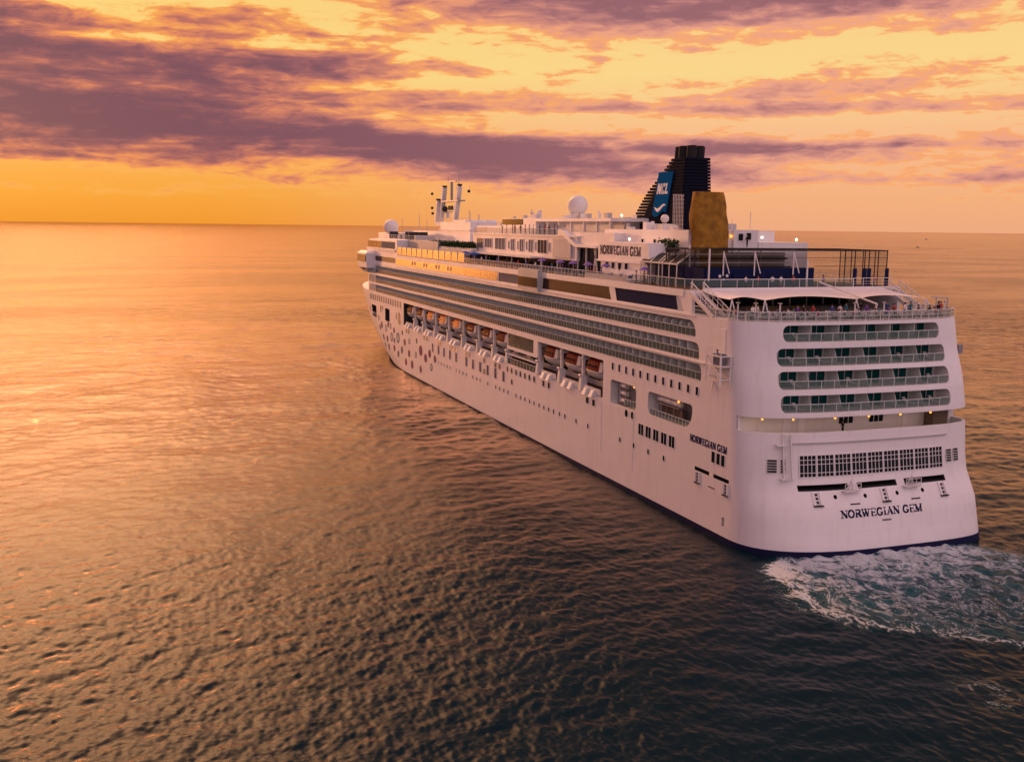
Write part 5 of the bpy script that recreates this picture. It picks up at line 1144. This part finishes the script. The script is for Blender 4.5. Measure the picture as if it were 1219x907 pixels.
# churned wake behind the stern: a foam sheet riding just above the water
gx, gy = np.meshgrid(np.arange(-75, 4.2, .3), np.arange(-46, 30, .3), indexing='ij')
f, d, q = wakef(gx, gy)
gz = height(gx, gy, np.full_like(gx, .3)) + .07 + .22 * np.clip(f, 0, 1) * np.exp(-np.clip(d, 0, 99) / 25)
m = new_mat('wake_foam'); geo = CUR.nodes.new('ShaderNodeNewGeometry'); pos = S(geo.outputs['Position'])
at = CUR.nodes.new('ShaderNodeAttribute'); at.attribute_name = 'foam'; fo_ = S(at.outputs['Fac'])
at2 = CUR.nodes.new('ShaderNodeAttribute'); at2.attribute_name = 'aqua'; aq = S(at2.outputs['Fac'])
wp_ = noise(pos, .10, 4, .55, 0, 1)
warp = CUR.nodes.new('ShaderNodeVectorMath'); warp.operation = 'MULTIPLY_ADD'; CUR.links.new(wp_.k, warp.inputs[0]); warp.inputs[1].default_value = (7, 7, 0); CUR.links.new(pos.k, warp.inputs[2])
mp = CUR.nodes.new('ShaderNodeMapping'); CUR.links.new(warp.outputs[0], mp.inputs[0]); mp.inputs['Scale'].default_value = (.62, 1, 1)
na = noise(S(mp.outputs[0]), .34, 8, .68, .4); nb = noise(S(mp.outputs[0]), 1.3, 7, .7, .3)
rid = 1. - mth('ABSOLUTE', (na - .5) * 5.); rid2 = 1. - mth('ABSOLUTE', (nb - .5) * 4.5)
lace = mth('MAXIMUM', rid, 0.) * .75 + mth('MAXIMUM', rid2, 0.) * .42 + ss(na, .5, .75) * .25
fm = ss(lace + (fo_ - .5) * 1.1, .66, 1.02)
colr = mix(fm, mix(ss(nb, .3, .7), (.004, .070, .095), (.022, .175, .20)), (.52, .58, .60))
alpha = mth('MAXIMUM', fm, aq * .85)
bp = CUR.nodes.new('ShaderNodeBump'); bp.inputs['Distance'].default_value = .35; bp.inputs['Strength'].default_value = .8; CUR.links.new((lace * .7 + nb * .5).k, bp.inputs['Height'])
p = bsdf(Base_Color=colr, Roughness=mix(fm, (.12,) * 3, (.65,) * 3), Alpha=mth('MINIMUM', alpha, 1.)); p.inputs['Specular IOR Level'].default_value = .25; CUR.links.new(bp.outputs[0], p.inputs['Normal']); out(p.outputs[0])
wk_me = to_mesh('wake', gx, gy, gz, m)
edge = np.exp(-((q - 2.4) / 2.0) ** 2); foam = np.clip(f, 0, 1) * (.40 + .12 * edge + .20 * np.exp(-np.clip(d, 0, 99) / 6) - .12 * np.clip(d / 60, 0, 1)); foam2 = .30 * np.exp(-((gx + 33) / 5) ** 2 - ((gy - 17.5) / 4) ** 2)
foam = np.maximum(np.where(f > .02, foam, 0) * np.clip(f * 4, 0, 1), foam2)
aqua = np.clip(f * 1.5, 0, 1) * np.exp(-np.clip(d, 0, 999) / 30) * np.clip((q + .8) / 7, 0, 1)
for nm, arr in (('foam', foam), ('aqua', aqua)):
    a_ = wk_me.attributes.new(nm, 'FLOAT', 'POINT'); a_.data.foreach_set('value', arr.reshape(-1).astype(np.float32))
tag(link('wake_foam', wk_me), 'white and turquoise foam churned up behind the stern', 'foam', kind='stuff')

# two far boats near the horizon
for x, y_, s, lab in ((1989, -1751, .55, 'tiny dark boat on the sea to the right of the ship, the nearer one'), (4350, -3880, .9, 'tiny dark boat close under the horizon at right')):
    t = thing('fishing_boat', lab, 'boat', (x, y_, -.2), .5, None); mb = MB(); mb.loft([[(-6 * s, -1.4 * s, 0), (4 * s, -1.4 * s, 0), (6.5 * s, 0, 0), (4 * s, 1.4 * s, 0), (-6 * s, 1.4 * s, 0)], [(-6.4 * s, -1.8 * s, 2 * s), (5 * s, -1.8 * s, 2.3 * s), (8 * s, 0, 2.8 * s), (5 * s, 1.8 * s, 2.3 * s), (-6.4 * s, 1.8 * s, 2 * s)]]); mb.build('hull', 'slate', t); MB().box(-4 * s, 0, -1.2 * s, 1.2 * s, 2 * s, 4.4 * s).build('cabin', 'grey', t)
print('objects', len(D.objects))
